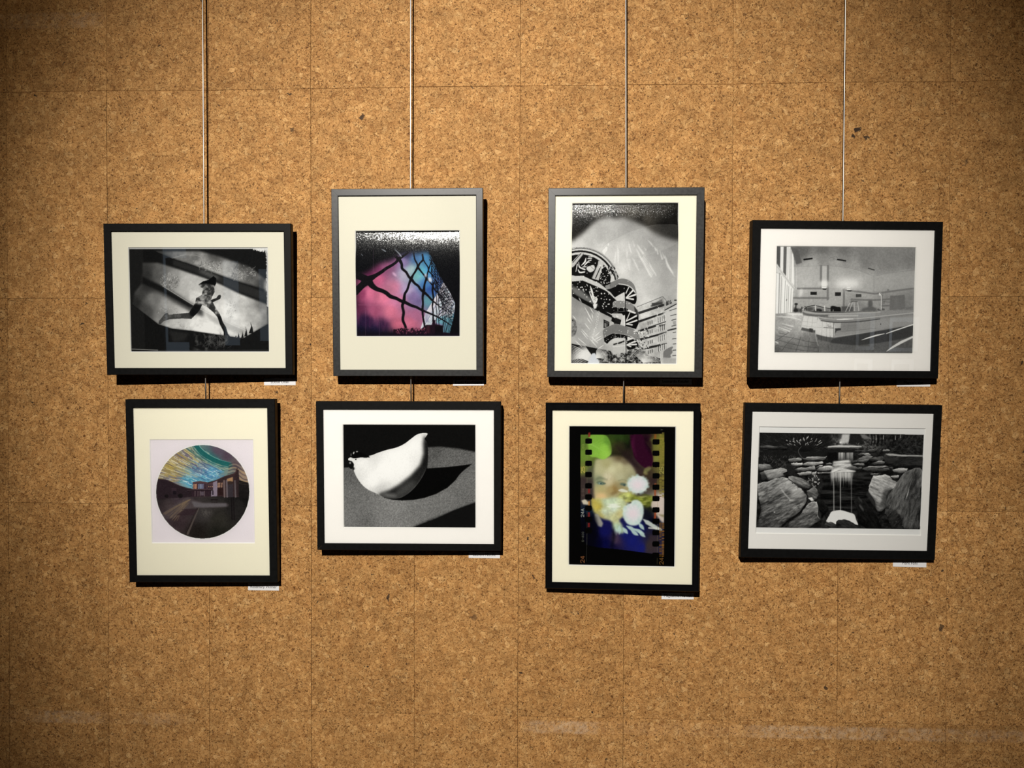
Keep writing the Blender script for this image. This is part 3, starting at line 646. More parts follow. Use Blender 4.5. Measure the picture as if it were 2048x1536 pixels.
def paint_solar():
    s = Sheet([(-36, -38), (1541, -38), (1571, 1535), (8, 1535)], 500, 500, 5, (222, 216, 222))
    disc = s.ell_mask(772, 757, 717, 720)
    s.put(s.ell_mask(772, 757, 729, 732), (238, 234, 238))
    s.put(disc, s.field([(400, 900, (66, 56, 62)), (300, 1000, (72, 62, 64)), (800, 1100, (62, 58, 58)), (1000, 1200, (48, 46, 42)), (1300, 1000, (38, 36, 36)), (700, 1400, (34, 30, 28)), (400, 1200, (62, 50, 54)), (1000, 1400, (32, 32, 28)), (1450, 800, (18, 18, 18)), (100, 800, (42, 36, 38)), (220, 1150, (58, 48, 52))], 3)*(.85+.3*s.noise(90, 4)[..., None]))
    sky = s.mask([(60, 560), (200, 580), (400, 660), (560, 712), (620, 715), (620, 620), (720, 595), (850, 612), (980, 575), (1100, 520), (1260, 470), (1290, 420), (1320, 425), (1330, 580), (1480, 620), (1600, 600), (1400, 0), (60, -40)])*disc
    s.put(sky, s.field([(150, 450, (150, 140, 110)), (250, 350, (165, 150, 90)), (400, 250, (130, 120, 112)), (550, 150, (140, 140, 120)), (750, 250, (80, 120, 118)), (900, 250, (50, 110, 112)), (700, 400, (110, 150, 165)), (900, 450, (110, 165, 190)), (600, 560, (120, 180, 200)), (1150, 440, (120, 140, 135)), (1000, 120, (92, 80, 96)), (1150, 200, (84, 70, 84)), (1300, 330, (98, 86, 90)), (1400, 500, (150, 130, 115)), (300, 600, (130, 130, 135)), (760, 560, (130, 185, 205))], 3))
    pal = {'l': [(84, 74, 108), (196, 174, 102), (150, 132, 84), (214, 200, 150), (120, 110, 132), (172, 150, 88), (225, 220, 200)],
           'm': [(78, 84, 124), (120, 150, 172), (205, 212, 205), (150, 160, 160), (92, 120, 150), (170, 172, 150)],
           'r': [(48, 128, 150), (92, 160, 192), (228, 240, 240), (66, 120, 160), (150, 200, 210), (60, 100, 130)],
           't': [(38, 104, 106), (150, 180, 168), (52, 84, 92), (170, 176, 150), (66, 130, 128)]}
    N = 62
    for k in range(N):
        t = (k+s.rng.uniform(-.3, .3))/(N-1)
        sn = math.sin(math.pi*t); a = (700-640*t**.9-175*sn, 20+565*t**1.05-150*sn); m_ = (935-520*t, 205+410*t**.92); b = (1215-560*t, 315+400*t**.8)
        for seg in range(9):
            q0 = seg/9+s.rng.uniform(-.04, .04); q1 = q0+s.rng.uniform(.07, .22)
            P = []
            for q in np.linspace(q0, q1, 7):
                w = [(1-q)**2, 2*q*(1-q), q*q]
                cx, cy = 2*m_[0]-(a[0]+b[0])/2, 2*m_[1]-(a[1]+b[1])/2
                P.append((w[0]*a[0]+w[1]*cx+w[2]*b[0], w[0]*a[1]+w[1]*cy+w[2]*b[1]+s.rng.normal(0, 2.)))
            if t < .22: g = 't'
            else: g = 'l' if q0 < .35 else ('m' if q0 < .55 and t < .75 else 'r')
            c = pal[g][s.rng.integers(len(pal[g]))]
            s.line(P, s.rng.uniform(3, 11), c, .85, sky)
    for off, w, c in [(0, 7, (150, 205, 200)), (40, 70, (32, 98, 98)), (88, 4, (140, 180, 170)), (98, 10, (40, 96, 100)), (118, 5, (175, 190, 170))]:
        s.line(crv([(690-off*.9, 20+off*.3), (780-off*.9, 120+off*.45), (900-off*.7, 205+off*.62), (1040-off*.45, 268+off*.8), (1200-off*.2, 312+off*.8)]), w, c, .92, sky)
    for k in range(9):
        y = 330+k*26; s.line(crv([(1180-k*4, y), (1270, y-20), (1390, y+36+k*6), (1480, y+90)]), 14, [(86, 72, 78), (150, 134, 118), (70, 60, 66), (176, 150, 112)][k % 4], .7, sky)
    sp = s.noise(16, 3)
    s.put(s.ell_mask(960, 490, 150, 90, .4, 40)*sky*(sp > .56), (74, 128, 180), .75)
    s.put(s.ell_mask(700, 380, 160, 70, .5, 40)*sky*(sp > .56), (84, 90, 140), .6)
    # buildings
    s.poly(crv([(60, 555), (230, 580), (400, 655), (520, 702), (610, 716), (610, 830), (400, 850), (60, 870)], 3), (46, 36, 42), 2, 1, disc)
    s.line(crv([(70, 556), (230, 582), (400, 658), (600, 716)]), 8, (70, 54, 58), .8, disc)
    s.poly([(290, 700), (370, 700), (370, 800), (300, 800)], (62, 48, 56), 3, .8); s.poly([(310, 745), (370, 745), (370, 800), (310, 800)], (30, 24, 30), 3)
    for x, y, r in [(215, 825, 30), (430, 820, 40)]: s.ell(x, y, r, r*.9, (26, 22, 24), 0, 5, .9)
    s.poly([(620, 615), (730, 595), (845, 615), (845, 720), (625, 725)], (74, 56, 64)); s.poly([(612, 628), (620, 610), (730, 592), (850, 612), (850, 632), (730, 614)], (92, 64, 66))
    for x, c in [(640, (160, 116, 100)), (668, (190, 140, 110)), (715, (110, 120, 150)), (745, (130, 140, 165)), (775, (110, 115, 145)), (812, (60, 44, 54))]: s.poly([(x-13, 640), (x+11, 636), (x+11, 712), (x-13, 714)], c)
    s.poly([(850, 640), (985, 590), (985, 720), (850, 720)], (84, 62, 68))
    for x in (868, 895, 922): s.poly([(x-9, 655), (x+10, 648), (x+10, 712), (x-9, 714)], (44, 34, 46)); s.poly([(x-7, 668), (x+4, 666), (x+4, 690), (x-7, 690)], (170, 130, 110))
    s.poly([(930, 600), (995, 585), (998, 825), (900, 830), (905, 740), (930, 740)], (138, 126, 142)); s.poly([(918, 740), (938, 738), (938, 805), (918, 805)], (40, 32, 42))
    s.poly([(995, 590), (1130, 530), (1265, 480), (1285, 420), (1320, 420), (1330, 840), (995, 830)], (58, 44, 46))
    s.poly([(1140, 555), (1240, 525), (1240, 840), (1150, 840)], (58, 52, 58)); s.poly([(1145, 560), (1235, 530), (1235, 600), (1190, 625), (1145, 610)], (168, 132, 98), 4)
    s.ell(1190, 620, 55, 26, (58, 46, 44), 0, 4)
    for x in (1012, 1030, 1065): s.poly([(x-12, 625), (x+10, 615), (x+10, 690), (x-12, 692)], (176, 140, 118)); s.line([(x, 620), (x, 690)], 4, (60, 40, 44)); s.line([(x-12, 655), (x+10, 650)], 5, (60, 40, 44))
    for x, c in [(1100, (120, 104, 104)), (1140, (110, 100, 106)), (1270, (104, 96, 100))]: s.line([(x, 590), (x+8, 835)], 26, c, .9)
    s.poly([(1010, 700), (1085, 700), (1090, 810), (1010, 815)], (46, 30, 30))
    s.poly([(1270, 470), (1290, 412), (1322, 420), (1330, 560), (1330, 820), (1290, 830)], (52, 40, 42), 2); s.line(crv([(845, 640), (980, 585), (1100, 530), (1260, 478), (1300, 400)]), 16, (72, 52, 54))
    s.poly([(1325, 620), (1490, 640), (1490, 860), (1325, 850)], (30, 28, 28), 12, .9, disc)
    for k in range(6): s.line([(1330, 610+k*22), (1490, 630+k*26)], 8, (96, 84, 80) if k < 2 else (40, 38, 38), .5, disc)
    s.poly([(600, 735), (895, 735), (900, 825), (600, 835)], (52, 38, 46)); s.poly([(520, 735), (700, 722), (900, 722), (900, 742), (700, 745), (535, 752)], (38, 28, 34)); s.line([(530, 738), (700, 724), (895, 722)], 4, (110, 92, 96))
    for x in (655, 700, 732, 800): s.line([(x, 750), (x, 825)], 10, (120, 104, 108), .8)
    s.poly([(730, 755), (790, 755), (790, 815), (740, 815)], (110, 100, 112), 2, .7); s.line([(610, 845), (900, 835)], 12, (62, 52, 54), .8)
    # path, lawn and bench
    s.poly(crv([(545, 838), (480, 870), (330, 960), (150, 1100), (220, 1180), (420, 1120), (560, 1030), (700, 1005), (900, 1000), (1150, 985), (1140, 935), (900, 935), (760, 925), (660, 890), (590, 860)], 4), (86, 77, 80), 12, .7, disc)
    s.poly([(600, 900), (760, 930), (1135, 935), (1145, 985), (760, 1000), (640, 990)], (112, 108, 114), 10, .75)
    for k in range(46):
        a0 = s.rng.uniform(0, 1); x1, y1 = 585-150*a0*s.rng.random(), 872+110*a0*s.rng.random()
        x2, y2 = 160+230*a0, 1090+150*a0*s.rng.uniform(.6, 1.2)
        s.line(crv([(x1, y1), ((x1+x2)/2+20, (y1+y2)/2-22), (x2, y2)]), s.rng.uniform(2, 5), [(150, 124, 90), (120, 104, 88), (176, 150, 108), (100, 86, 84)][k % 4], .42, disc)
    s.poly([(360, 1120), (500, 1025), (690, 1030), (640, 1120)], (54, 40, 46), 8, .8); s.line([(450, 1028), (700, 1024)], 5, (40, 30, 34))
    s.line([(714, 1012, 12), (640, 1180, 20), (545, 1400, 34)], 0, (96, 86, 82), .75, disc); s.line([(690, 1010, 6), (600, 1200, 8), (520, 1400, 12)], 0, (36, 28, 28), .7, disc)
    s.put(s.ell_mask(830, 1080, 80, 60, 0, 30)*tex(s.noise(14, 3), .45, .7), (110, 106, 102), .6); s.poly([(895, 872), (1005, 872), (1005, 888), (895, 888)], (30, 24, 26)); s.line([(915, 890), (915, 925)], 8, (46, 38, 40)); s.line([(990, 890), (990, 925)], 8, (46, 38, 40)); s.line([(910, 922), (1000, 922)], 5, (30, 24, 26))
    for x in (1212, 1245): s.line([(x, 850, 16), (x+14, 1180, 22)], 0, (24, 20, 22), .8, disc, 4)
    s.grain(6, disc)
    return s.done()
def paint_palms():
    s = Sheet([(95, 65), (1984, 62), (1919, 2915), (64, 2904)], 520, 780, 3)
    n = s.noise(300, 5)
    s.img[:] = s.field([(200, 800, 200), (350, 650, 188), (650, 620, 176), (900, 560, 168), (1150, 500, 165), (1300, 620, 176), (1600, 720, 160), (1850, 850, 150), (1900, 1000, 165), (1000, 900, 196), (600, 900, 206), (1200, 1200, 200),
                        (1700, 1250, 178), (1800, 1450, 176), (1500, 1550, 208), (1000, 1250, 214), (1300, 1750, 214), (1600, 1650, 196), (1900, 1650, 188), (1400, 1850, 220)], 3)*(.86+.28*n[..., None])
    s.put(s.mask([(60, 0), (2100, 0), (2100, 760), (1960, 740), (1700, 665), (1500, 560), (1390, 470), (1150, 360), (1000, 318), (880, 330), (740, 300), (560, 350), (430, 440), (280, 590), (60, 760)], 46), np.clip(
        s.field([(130, 200, 40), (350, 400, 24), (600, 200, 66), (800, 250, 26), (1000, 120, 82), (1200, 200, 98), (1450, 150, 74), (1400, 330, 88), (1300, 380, 44), (1700, 200, 58), (1750, 420, 24), (1900, 300, 26), (1900, 600, 24), (700, 120, 74)], 2.2)*(.8+.4*s.noise(150, 4)[..., None])*np.array([.80, .76, .70]), 0, 1))
    s.poly(crv([(480, 950), (620, 830), (740, 745), (900, 665), (1050, 590), (1200, 535), (1350, 490), (1520, 455), (1700, 440), (1990, 470), (1990, 760), (1400, 1000), (900, 1100)], 5), 214, 1, .16)
    s.line(crv([(620, 850), (740, 752), (900, 672), (1050, 596), (1200, 541), (1350, 496), (1600, 450)]), 6, 120, .28)
    for x, y, L in [(640, 640, 120), (700, 560, 160), (780, 500, 200), (850, 480, 180), (910, 540, 120), (430, 700, 100), (1320, 650, 160)]: s.line([(x, y), (x+5, y+L)], 24, 130 if x % 20 else 214, .16, None, 10)
    # fronds showing through the sky
    W = 236
    s.poly([(728, 775), (742, 790), (728, 830), (718, 815)], W, 2, .8); s.poly([(690, 840), (716, 850), (710, 905), (650, 985), (615, 920)], W, 4, .75)
    for P in [[(893, 820, 6), (905, 950, 34), (905, 1140, 22)], [(868, 900, 4), (858, 1000, 26), (842, 1130, 16)], [(1085, 755, 6), (1110, 850, 26), (1140, 950, 16)], [(1060, 900, 8), (1066, 960, 22), (1060, 1030, 14)], [(1170, 740, 8), (1195, 830, 18)], [(1250, 810, 14), (1280, 860, 26), (1350, 960, 40)], [(1225, 870, 8), (1270, 960, 26), (1330, 1080, 20)],
              [(1430, 720, 6), (1480, 770, 20), (1530, 835, 14)], [(1370, 850, 6), (1400, 900, 18)], [(1550, 840, 8), (1580, 900, 30)], [(1600, 880, 8), (1612, 970, 26)], [(1645, 910, 8), (1690, 1060, 26)], [(1690, 950, 8), (1730, 1040, 22)], [(1740, 990, 8), (1790, 1180, 40), (1880, 1310, 12)], [(1760, 1100, 6), (1840, 1260, 26), (1910, 1380, 8)]]:
        s.line(crv(P), 0, W, .62, None, 6)
    for k in range(9):
        s.line([(1060+k*5, 1060+k*22), (1120-k*1, 1075+k*22)], 13, W, .5, None, 4); s.line([(1150+k*11, 1040+k*24, 8), (1195+k*10, 1085+k*23, 20)], 0, W, .45, None, 5)
    for k in range(13):
        x, y = 1330+k*13, 1010+k*27
        s.line([(x-70+k*2, y-20, 6), (x, y+40, 20)], 0, W, .55, None, 4); s.line([(x+56, y-40, 6), (x+6, y+40, 20)], 0, W, .55, None, 4)
    for k in range(9): s.line([(1460+k*13, 1110+k*24, 6), (1470+k*13, 1190+k*20, 20)], 0, W, .45, None, 4)
    # round glazed drum
    cx, cy = 230, 1540
    clip = s.mask([(60, 600), (960, 600), (960, 1420), (700, 1600), (400, 1420), (60, 1340)])
    for r, c in [(694, 70), (688, 225), (676, 40), (668, 175), (652, 226), (640, 30), (622, 22), (604, 210), (575, 196), (566, 20)]: s.ell(cx, cy, r, r, c, 0, 0, 1, clip)
    for k in range(80):
        a = s.rng.uniform(-.62, -.02); r = s.rng.uniform(575, 690)
        s.line([(cx+r*math.cos(a), cy+r*math.sin(a)), (cx+(r+s.rng.uniform(-16, 16))*math.cos(a+.05), cy+r*math.sin(a+.05))], s.rng.uniform(7, 18), 18 if s.rng.random() < .62 else 232, .9, clip)
    s.poly([(60, 1130), (230, 950), (300, 960), (120, 1180), (60, 1230)], 190, 0, 1, clip); s.line([(95, 1120), (240, 960)], 12, 30, 1, clip); s.line([(100, 1215), (290, 965)], 8, 60, 1, clip)
    for r in (676, 662): 
        t = np.linspace(-1.7, -.02, 40); s.line(np.c_[cx+r*np.cos(t), cy+r*np.sin(t)], 7 if r == 676 else 9, 28 if r == 676 else 236, .9, clip)
    s.poly([(555, 1090), (660, 1120), (620, 1220), (555, 1440), (430, 1400), (540, 1150)], 198, 0, 1, clip); s.line([(590, 1200), (500, 1400)], 16, 26, 1, clip); s.line([(548, 1140), (438, 1400)], 8, 90, .8, clip)
    s.poly([(780, 1330), (840, 1370), (840, 1440), (760, 1480)], 214, 0, 1, clip); s.line([(830, 1340), (860, 1470)], 14, 20, 1, clip)
    s.poly(crv([(340, 1240), (345, 1205), (400, 1180), (470, 1170), (485, 1240), (440, 1285), (390, 1290), (340, 1240)], 4), 214); s.line([(400, 1180), (480, 1250)], 5, 60)
    for P in [[(250, 1170, 10), (310, 1110, 30), (330, 1040, 12)], [(290, 1190, 8), (350, 1120, 26), (380, 1110, 20)], [(200, 1110, 8), (215, 1200, 22), (310, 1245, 24)], [(190, 1250, 14), (220, 1295, 26), (300, 1290, 24)], [(365, 1050, 18), (430, 1050, 16)], [(370, 1090, 12), (420, 1080, 18)], [(380, 1020, 16), (440, 1020, 14)], [(270, 1200, 12), (330, 1195, 18)], [(150, 1280, 10), (175, 1150, 18)]]: s.line(crv(P), 0, 235, 1, clip)
    s.dots(46, 570, 1150, 760, 1510, 4, 10, 240, clip); s.dots(10, 300, 1100, 540, 1340, 4, 8, 240, clip)
    # terrace: light lip and dark underside
    Y = 1425
    def B(p): return [(q[0], q[1]+Y)+tuple(q[2:]) for q in p]
    s.poly(B([(70, -60), (270, -70), (440, 10), (560, 60), (700, 170), (880, 365), (850, 390), (690, 215), (470, 95), (280, 30), (70, 60)]), 208, 1)
    s.poly(B([(70, 35), (270, 15), (480, 105), (690, 200), (870, 370), (880, 560), (780, 610), (560, 520), (300, 380), (70, 235)]), 20)
    s.poly(B([(80, 110), (240, 180), (500, 400), (560, 490), (300, 370), (80, 225)]), 150, 22, .75)
    s.poly(B([(80, 240), (300, 362), (560, 500), (800, 640), (850, 690), (950, 700), (955, 800), (830, 790), (775, 730), (785, 680), (500, 545), (240, 405), (80, 300)]), 18)
    # wall below
    wall = s.mask(B([(60, 290), (240, 400), (500, 540), (785, 680), (775, 735), (830, 800), (640, 860), (640, 1130), (740, 1250), (480, 1220), (60, 1150)]))
    s.put(wall, np.clip(s.field([(150, 400+Y, 150), (300, 600+Y, 172), (200, 900+Y, 168), (550, 700+Y, 178), (450, 1000+Y, 190), (300, 1150+Y, 170), (600, 1150+Y, 176), (150, 1080+Y, 178), (400, 500+Y, 150)], 3)*(.9+.2*s.noise(120, 4)[..., None]), 0, 1))
    s.poly(B([(785, 640), (990, 640), (960, 720), (850, 690), (800, 660)]), 200); s.poly(B([(850, 675), (955, 715), (940, 800), (815, 790)]), 30)
    s.poly(B([(640, 705), (745, 755), (735, 860), (640, 860)]), 28); s.poly(B([(655, 765), (690, 780), (690, 850), (655, 850)]), 130); s.line(B([(660, 740), (735, 775)]), 6, 150); s.line(B([(705, 780), (700, 850)]), 8, 120)
    s.poly(B([(745, 760), (820, 760), (830, 820), (745, 850)]), 196)
    s.ell(75, 850+Y, 92, 168, 150); s.put(s.ell_mask(75, 850+Y, 88, 164)*tex(s.noise(26, 3), .35, .7), 84, .8); s.ell(50, 800+Y, 40, 70, 205, 0, 20, .5); s.ell(90, 725+Y, 12, 14, 15)
    s.line(B([(375, 640), (368, 1240)]), 16, 176, .6)
    # dark hedge and palm fans at the foot
    s.poly(B([(55, 1132), (200, 1160), (340, 1185), (490, 1215), (760, 1265), (800, 1330), (1040, 1310), (1400, 1230), (1420, 1340), (1640, 1500), (55, 1500)]), 26)
    veg = s.mask(B([(560, 1290), (700, 1250), (760, 1300), (1030, 1300), (1240, 1150), (1380, 1250), (1420, 1360), (1640, 1370), (1650, 1500), (540, 1500)]))
    s.put(veg, (20+190*tex(s.noise(34, 4), .32, .68))[..., None]/255*np.ones(3), .9)
    for _ in range(150):
        x, y = s.rng.uniform(600, 1600), s.rng.uniform(1150, 1470)+Y; d = s.rng.uniform(0, 3.1)
        s.line([(x, y), (x+30*math.cos(d), y+30*math.sin(d))], s.rng.uniform(6, 12), 22 if s.rng.random() < .5 else 214, .8, veg)
    for k in range(26):
        t = k/25; a = math.pi*(1.02+.36*t)
        s.line(crv([(430, 1470+Y-120*t, 4), (430+200*math.cos(a), 1450+Y+170*math.sin(a)-40, 10), (430+400*math.cos(a), 1450+Y+330*math.sin(a), 3)]), 0, 236, .95)
    for k in range(13):
        y = 1150+k*26; s.line(crv(B([(66, y+10, 5), (200, y+70+k*4, 11), (350, y+160, 4)])), 0, 232, .9)
    s.poly(B([(340, 1490), (400, 1390), (430, 1310), (480, 1300), (540, 1400), (560, 1490)]), (214, 218, 226), 4)
    for k in range(15):
        a = -1.5+k*.11; s.line(crv([(505, 1390+Y, 10), (505+120*math.cos(a), 1390+Y+130*math.sin(a), 9), (505+210*math.cos(a+.25), 1400+Y+200*math.sin(a+.25), 5)]), 0, 226, .95)
        s.line([(515, 1405+Y), (515+200*math.cos(a+.1), 1410+Y+190*math.sin(a+.1))], 5, 20, .8)
    for k in range(22):
        a = -2.35+k*.105; s.line([(1345, 1480+Y, 8), (1345+150*math.cos(a), 1480+Y+150*math.sin(a), 10), (1345+280*math.cos(a), 1480+Y+260*math.sin(a), 5)], 0, 232, .92)
        s.line([(1350, 1480+Y), (1350+240*math.cos(a+.05), 1480+Y+230*math.sin(a+.05))], 5, 24, .8)
    for P in [[(305, 490), (400, 660)], [(395, 490), (460, 600)], [(430, 600), (450, 690)], [(345, 680), (415, 780)], [(305, 775), (395, 890)], [(250, 880), (370, 1020)], [(240, 910), (355, 1055)], [(185, 1040), (330, 1160)], [(130, 1080), (250, 1190)], [(90, 640), (150, 710)], [(200, 320), (245, 400)], [(390, 1050), (520, 1190)], [(410, 1010), (540, 1130)], [(480, 1010), (570, 930)], [(470, 1070), (600, 1000)], [(500, 1100), (620, 1030)], [(530, 1230), (640, 1160)], [(360, 600), (440, 740)], [(270, 180), (300, 215)], [(340, 80), (360, 120)]]:
        s.line([(P[0][0], P[0][1]+Y, 5), ((P[0][0]+P[1][0])/2, (P[0][1]+P[1][1])/2+Y, 14), (P[1][0], P[1][1]+Y, 5)], 0, 240, .95)
    s.poly(B([(400, 100), (440, 170), (470, 290), (540, 340), (520, 400), (490, 440), (440, 300), (410, 180)]), 238); s.line(B([(385, 210, 8), (430, 320, 26), (490, 460, 14)]), 0, 238); s.poly(B([(450, 440), (530, 430), (510, 510), (470, 520)]), 240, 3)
    for k in range(6): s.line(B([(470, 200+k*30), (505, 230+k*28)]), 6, 20)
    for _ in range(70):
        t = s.rng.random(); x = 130+t*720+s.rng.normal(0, 60); y = 20+t*480+s.rng.normal(0, 110)
        r = s.rng.uniform(4, 11); s.line([(x, y+Y), (x+3, y+Y+2)], 2*r, 242, 1, s.mask(B([(70, 35), (270, 15), (690, 200), (870, 370), (880, 580), (560, 520), (70, 235)])) if _ == 0 else None)
    for k in range(34): s.line(B([(545-k*3+s.rng.uniform(-26, 26), 560+k*16)]*2), 2*s.rng.uniform(4, 9), 240, .95)
    # buildings on the right
    fac = s.mask(B([(1235, 490), (1700, 300), (1775, 400), (1745, 480), (1760, 1180), (1730, 1420), (1400, 1330), (1285, 1050), (1260, 600)]))
    s.put(fac, np.clip(s.field([(1400, 600+Y, 214), (1400, 800+Y, 190), (1600, 700+Y, 205), (1650, 1000+Y, 196), (1500, 450+Y, 196), (1650, 380+Y, 176), (1500, 1150+Y, 200), (1650, 1300+Y, 180)], 3)*(.82+.36*s.noise(60, 4)[..., None]), 0, 1))
    s.line(B([(1235, 488), (1695, 302), (1770, 395)]), 7, 70); s.line(B([(1245, 500), (1690, 320)]), 5, 236, .7); s.line(B([(1690, 300), (1735, 500)]), 16, 150, .7)
    for x0, y0, x1, y1, w in [(1255, 600, 1700, 455, 44), (1265, 735, 1720, 590, 20), (1275, 750, 1560, 650, 30), (1270, 905, 1740, 750, 16), (1270, 920, 1560, 830, 26), (1300, 1062, 1755, 930, 16), (1300, 1060, 1600, 985, 34), (1420, 1200, 1765, 1132, 14), (1410, 1215, 1640, 1165, 40)]:
        s.line(B([(x0, y0), (x1, y1)]), w, 30, .88)
    for x0, y0, x1, y1 in [(1580, 660, 1710, 610), (1620, 850, 1740, 790), (1610, 990, 1750, 950), (1640, 1170, 1760, 1130), (1500, 480, 1690, 400)]:
        s.poly(B([(x0, y0), (x1, y0-45), (x1, y1), (x0, y1+20)]), 44, 3, .85)
    for fy in (740, 900, 1080, 1250):
        for k in range(9):
            x = 1590+k*18; s.line(B([(x, fy-(x-1590)*.32-60), (x+2, fy-(x-1590)*.32+28)]), s.rng.uniform(5, 13), 40 if k % 2 else 226, .85)
        for x in (1430, 1465, 1500): s.line(B([(x, fy-(x-1590)*.34-40), (x, fy-(x-1590)*.34+10)]), 15, 50, .8)
    s.poly(B([(1470, 470), (1480, 430), (1560, 390), (1690, 350), (1690, 420), (1500, 490)]), 70, 4, .6, s.mask(B([(1440, 480), (1690, 340), (1700, 420), (1470, 500)])))
    s.poly(B([(1755, 390), (1830, 365), (1862, 425), (1750, 470)]), 60, 2); s.dots(20, 1760, 370+Y, 1850, 450+Y, 4, 9, 170); s.ell(1920, 370+Y, 26, 14, 50)
    s.poly(B([(1728, 545), (1945, 425), (1930, 1500), (1760, 1400), (1760, 560)]), 202); s.line(B([(1728, 520), (1945, 405)]), 22, 176); s.line(B([(1730, 545), (1945, 432)]), 18, 40)
    for x0, y0, x1, y1, w in [(1815, 555, 1935, 515, 12), (1830, 645, 1930, 620, 12), (1850, 725, 1925, 705, 14), (1850, 830, 1925, 810, 14), (1780, 905, 1925, 870, 26), (1870, 945, 1920, 935, 12), (1860, 1055, 1925, 1048, 12), (1870, 1145, 1920, 1140, 14), (1865, 1255, 1920, 1250, 14), (1860, 1350, 1920, 1345, 12)]: s.line(B([(x0, y0), (x1, y1)]), w, 46, .9)
    s.poly(B([(1865, 745), (1925, 735), (1925, 800), (1880, 805)]), 150, 2, .8)
    s.poly(crv(B([(1690, 1390), (1700, 1280), (1760, 1230), (1850, 1188), (1868, 1210), (1845, 1240), (1860, 1290), (1820, 1340), (1830, 1380), (1740, 1400)]), 4), 124); s.poly(B([(1690, 1380), (1920, 1400), (1915, 1490), (1690, 1490)]), 176, 8)
    for k in range(14): s.line(B([(1650+s.rng.uniform(-14, 14), 1150+k*25)]*2), 15, 240, .9)
    # spiral stair
    s.poly(B([(980, 630), (1030, 640), (1030, 810), (935, 800)]), 214); s.poly(B([(800, 1130), (1030, 1080), (1030, 1290), (800, 1330)]), 196); s.line(B([(820, 1150), (870, 1135)]), 26, 50); s.line(B([(905, 1130), (1000, 1095)]), 30, 46); s.line(B([(800, 1190), (1030, 1170)]), 8, 235)
    for (dy) in (0,):
        s.poly(crv(B([(690, 180), (740, 165), (850, 130), (915, 80), (1000, 85), (1090, 120), (1170, 190), (1222, 270), (1230, 360), (1195, 440), (1100, 410), (1030, 385)]), 4), 16)
        s.poly(B([(850, 300), (1015, 222), (1022, 385), (880, 372)]), 216); s.poly(B([(720, 175), (915, 85), (1000, 110), (1020, 215), (870, 300), (840, 320)]), 18)
        s.poly(crv(B([(755, 130), (770, 60), (900, -5), (1000, -18), (1100, 15), (1180, 85), (1218, 190), (1228, 260), (1190, 195), (1120, 130), (1040, 100), (920, 82), (850, 125), (760, 165)]), 4), 128); s.line(crv(B([(770, 50), (900, -8), (1000, -20), (1105, 14), (1185, 84), (1224, 200)])), 6, 214); s.poly(B([(670, 110), (755, 80), (755, 165), (690, 180)]), 150); s.line(crv(B([(915, 78), (1040, 98), (1130, 140), (1200, 225)])), 18, 226, .9)
        for x1, y1, w in [(1090, 140, 16), (1165, 195, 30), (1205, 270, 34), (1170, 352, 28)]: s.line(B([(1036, 330 if y1 > 180 else 250, 18), (x1, y1, w)]), 0, 236)
    s.poly(B([(805, 495), (1030, 500), (1200, 590), (1262, 640), (1262, 780), (1215, 880), (1030, 830), (1015, 660), (960, 605), (805, 600)]), 15)
    s.poly(crv(B([(806, 490), (803, 430), (830, 388), (950, 376), (1080, 400), (1180, 462), (1245, 560), (1262, 640), (1190, 600), (1100, 540), (1030, 495), (900, 488), (808, 495)]), 4), 142); s.poly(B([(1180, 470), (1245, 550), (1262, 650), (1200, 600)]), 40, 5, .85); s.line(crv(B([(805, 425), (840, 386), (950, 374), (1085, 398), (1190, 465)])), 6, 215)
    for x in (890, 1000, 1045): s.line(B([(x, 500), (x+5, 560)]), 8, 160, .9)
    s.line(B([(820, 585), (1040, 560)]), 6, 130); s.poly(B([(1080, 530), (1220, 590), (1200, 610), (1060, 560)]), 232)
    for x1, y1, w in [(1115, 570, 12), (1222, 645, 30), (1230, 725, 28), (1145, 805, 24)]: s.line(B([(1040, 740 if y1 < 700 else 790, 18), (x1, y1, w)]), 0, 234)
    s.poly(crv(B([(640, 1035), (700, 1000), (800, 955), (1050, 990), (1170, 1060), (1250, 1130), (1230, 1200), (1060, 1240), (1040, 1060), (930, 1035), (830, 1040), (745, 1090), (700, 1135), (650, 1100)]), 4), 18)
    s.poly(B([(1060, 1010), (1170, 1050), (1060, 1090)]), 228)
    s.poly(crv(B([(626, 960), (640, 885), (800, 800), (900, 798), (1050, 838), (1180, 888), (1262, 970), (1278, 1060), (1250, 1092), (1160, 1020), (1050, 982), (900, 958), (800, 952), (700, 1002), (640, 1032)]), 4), 126, 0); s.poly(B([(1060, 850), (1180, 890), (1262, 970), (1275, 1060), (1160, 1015), (1060, 975)]), 152, 12, .7); s.line(crv(B([(640, 880), (800, 798), (900, 796), (1055, 836), (1185, 886), (1268, 975)])), 5, 205); s.line(crv(B([(640, 1030), (700, 998), (800, 950)])), 5, 190)
    for x in (840, 940, 1035): s.line(B([(x, 960), (x+4, 1030)]), 8, 150, .9)
    for x1, y1, w in [(1235, 1080, 34), (1215, 1150, 30), (1120, 1190, 20)]: s.line(B([(1045, 1160, 18), (x1, y1, w)]), 0, 228)
    s.line(B([(1030, 230), (1032, 830)]), 12, 18); s.line(B([(1032, 1010), (1038, 1480)]), 14, 22); s.line(B([(1010, 640), (1012, 815)]), 20, 232); s.line(B([(1016, 1090), (1018, 1260)]), 14, 220)
    s.dots(26, 640, 900+Y, 1100, 1140+Y, 4, 9, 240); s.dots(22, 800, 10+Y, 1110, 560+Y, 4, 9, 240); s.dots(60, 1180, 850+Y, 1440, 1260+Y, 4, 11, 242); s.dots(40, 1180, 860+Y, 1420, 1260+Y, 5, 12, 26); s.dots(18, 1550, 400+Y, 1720, 900+Y, 4, 9, 242)
    s.grain(7)
    return s.done()

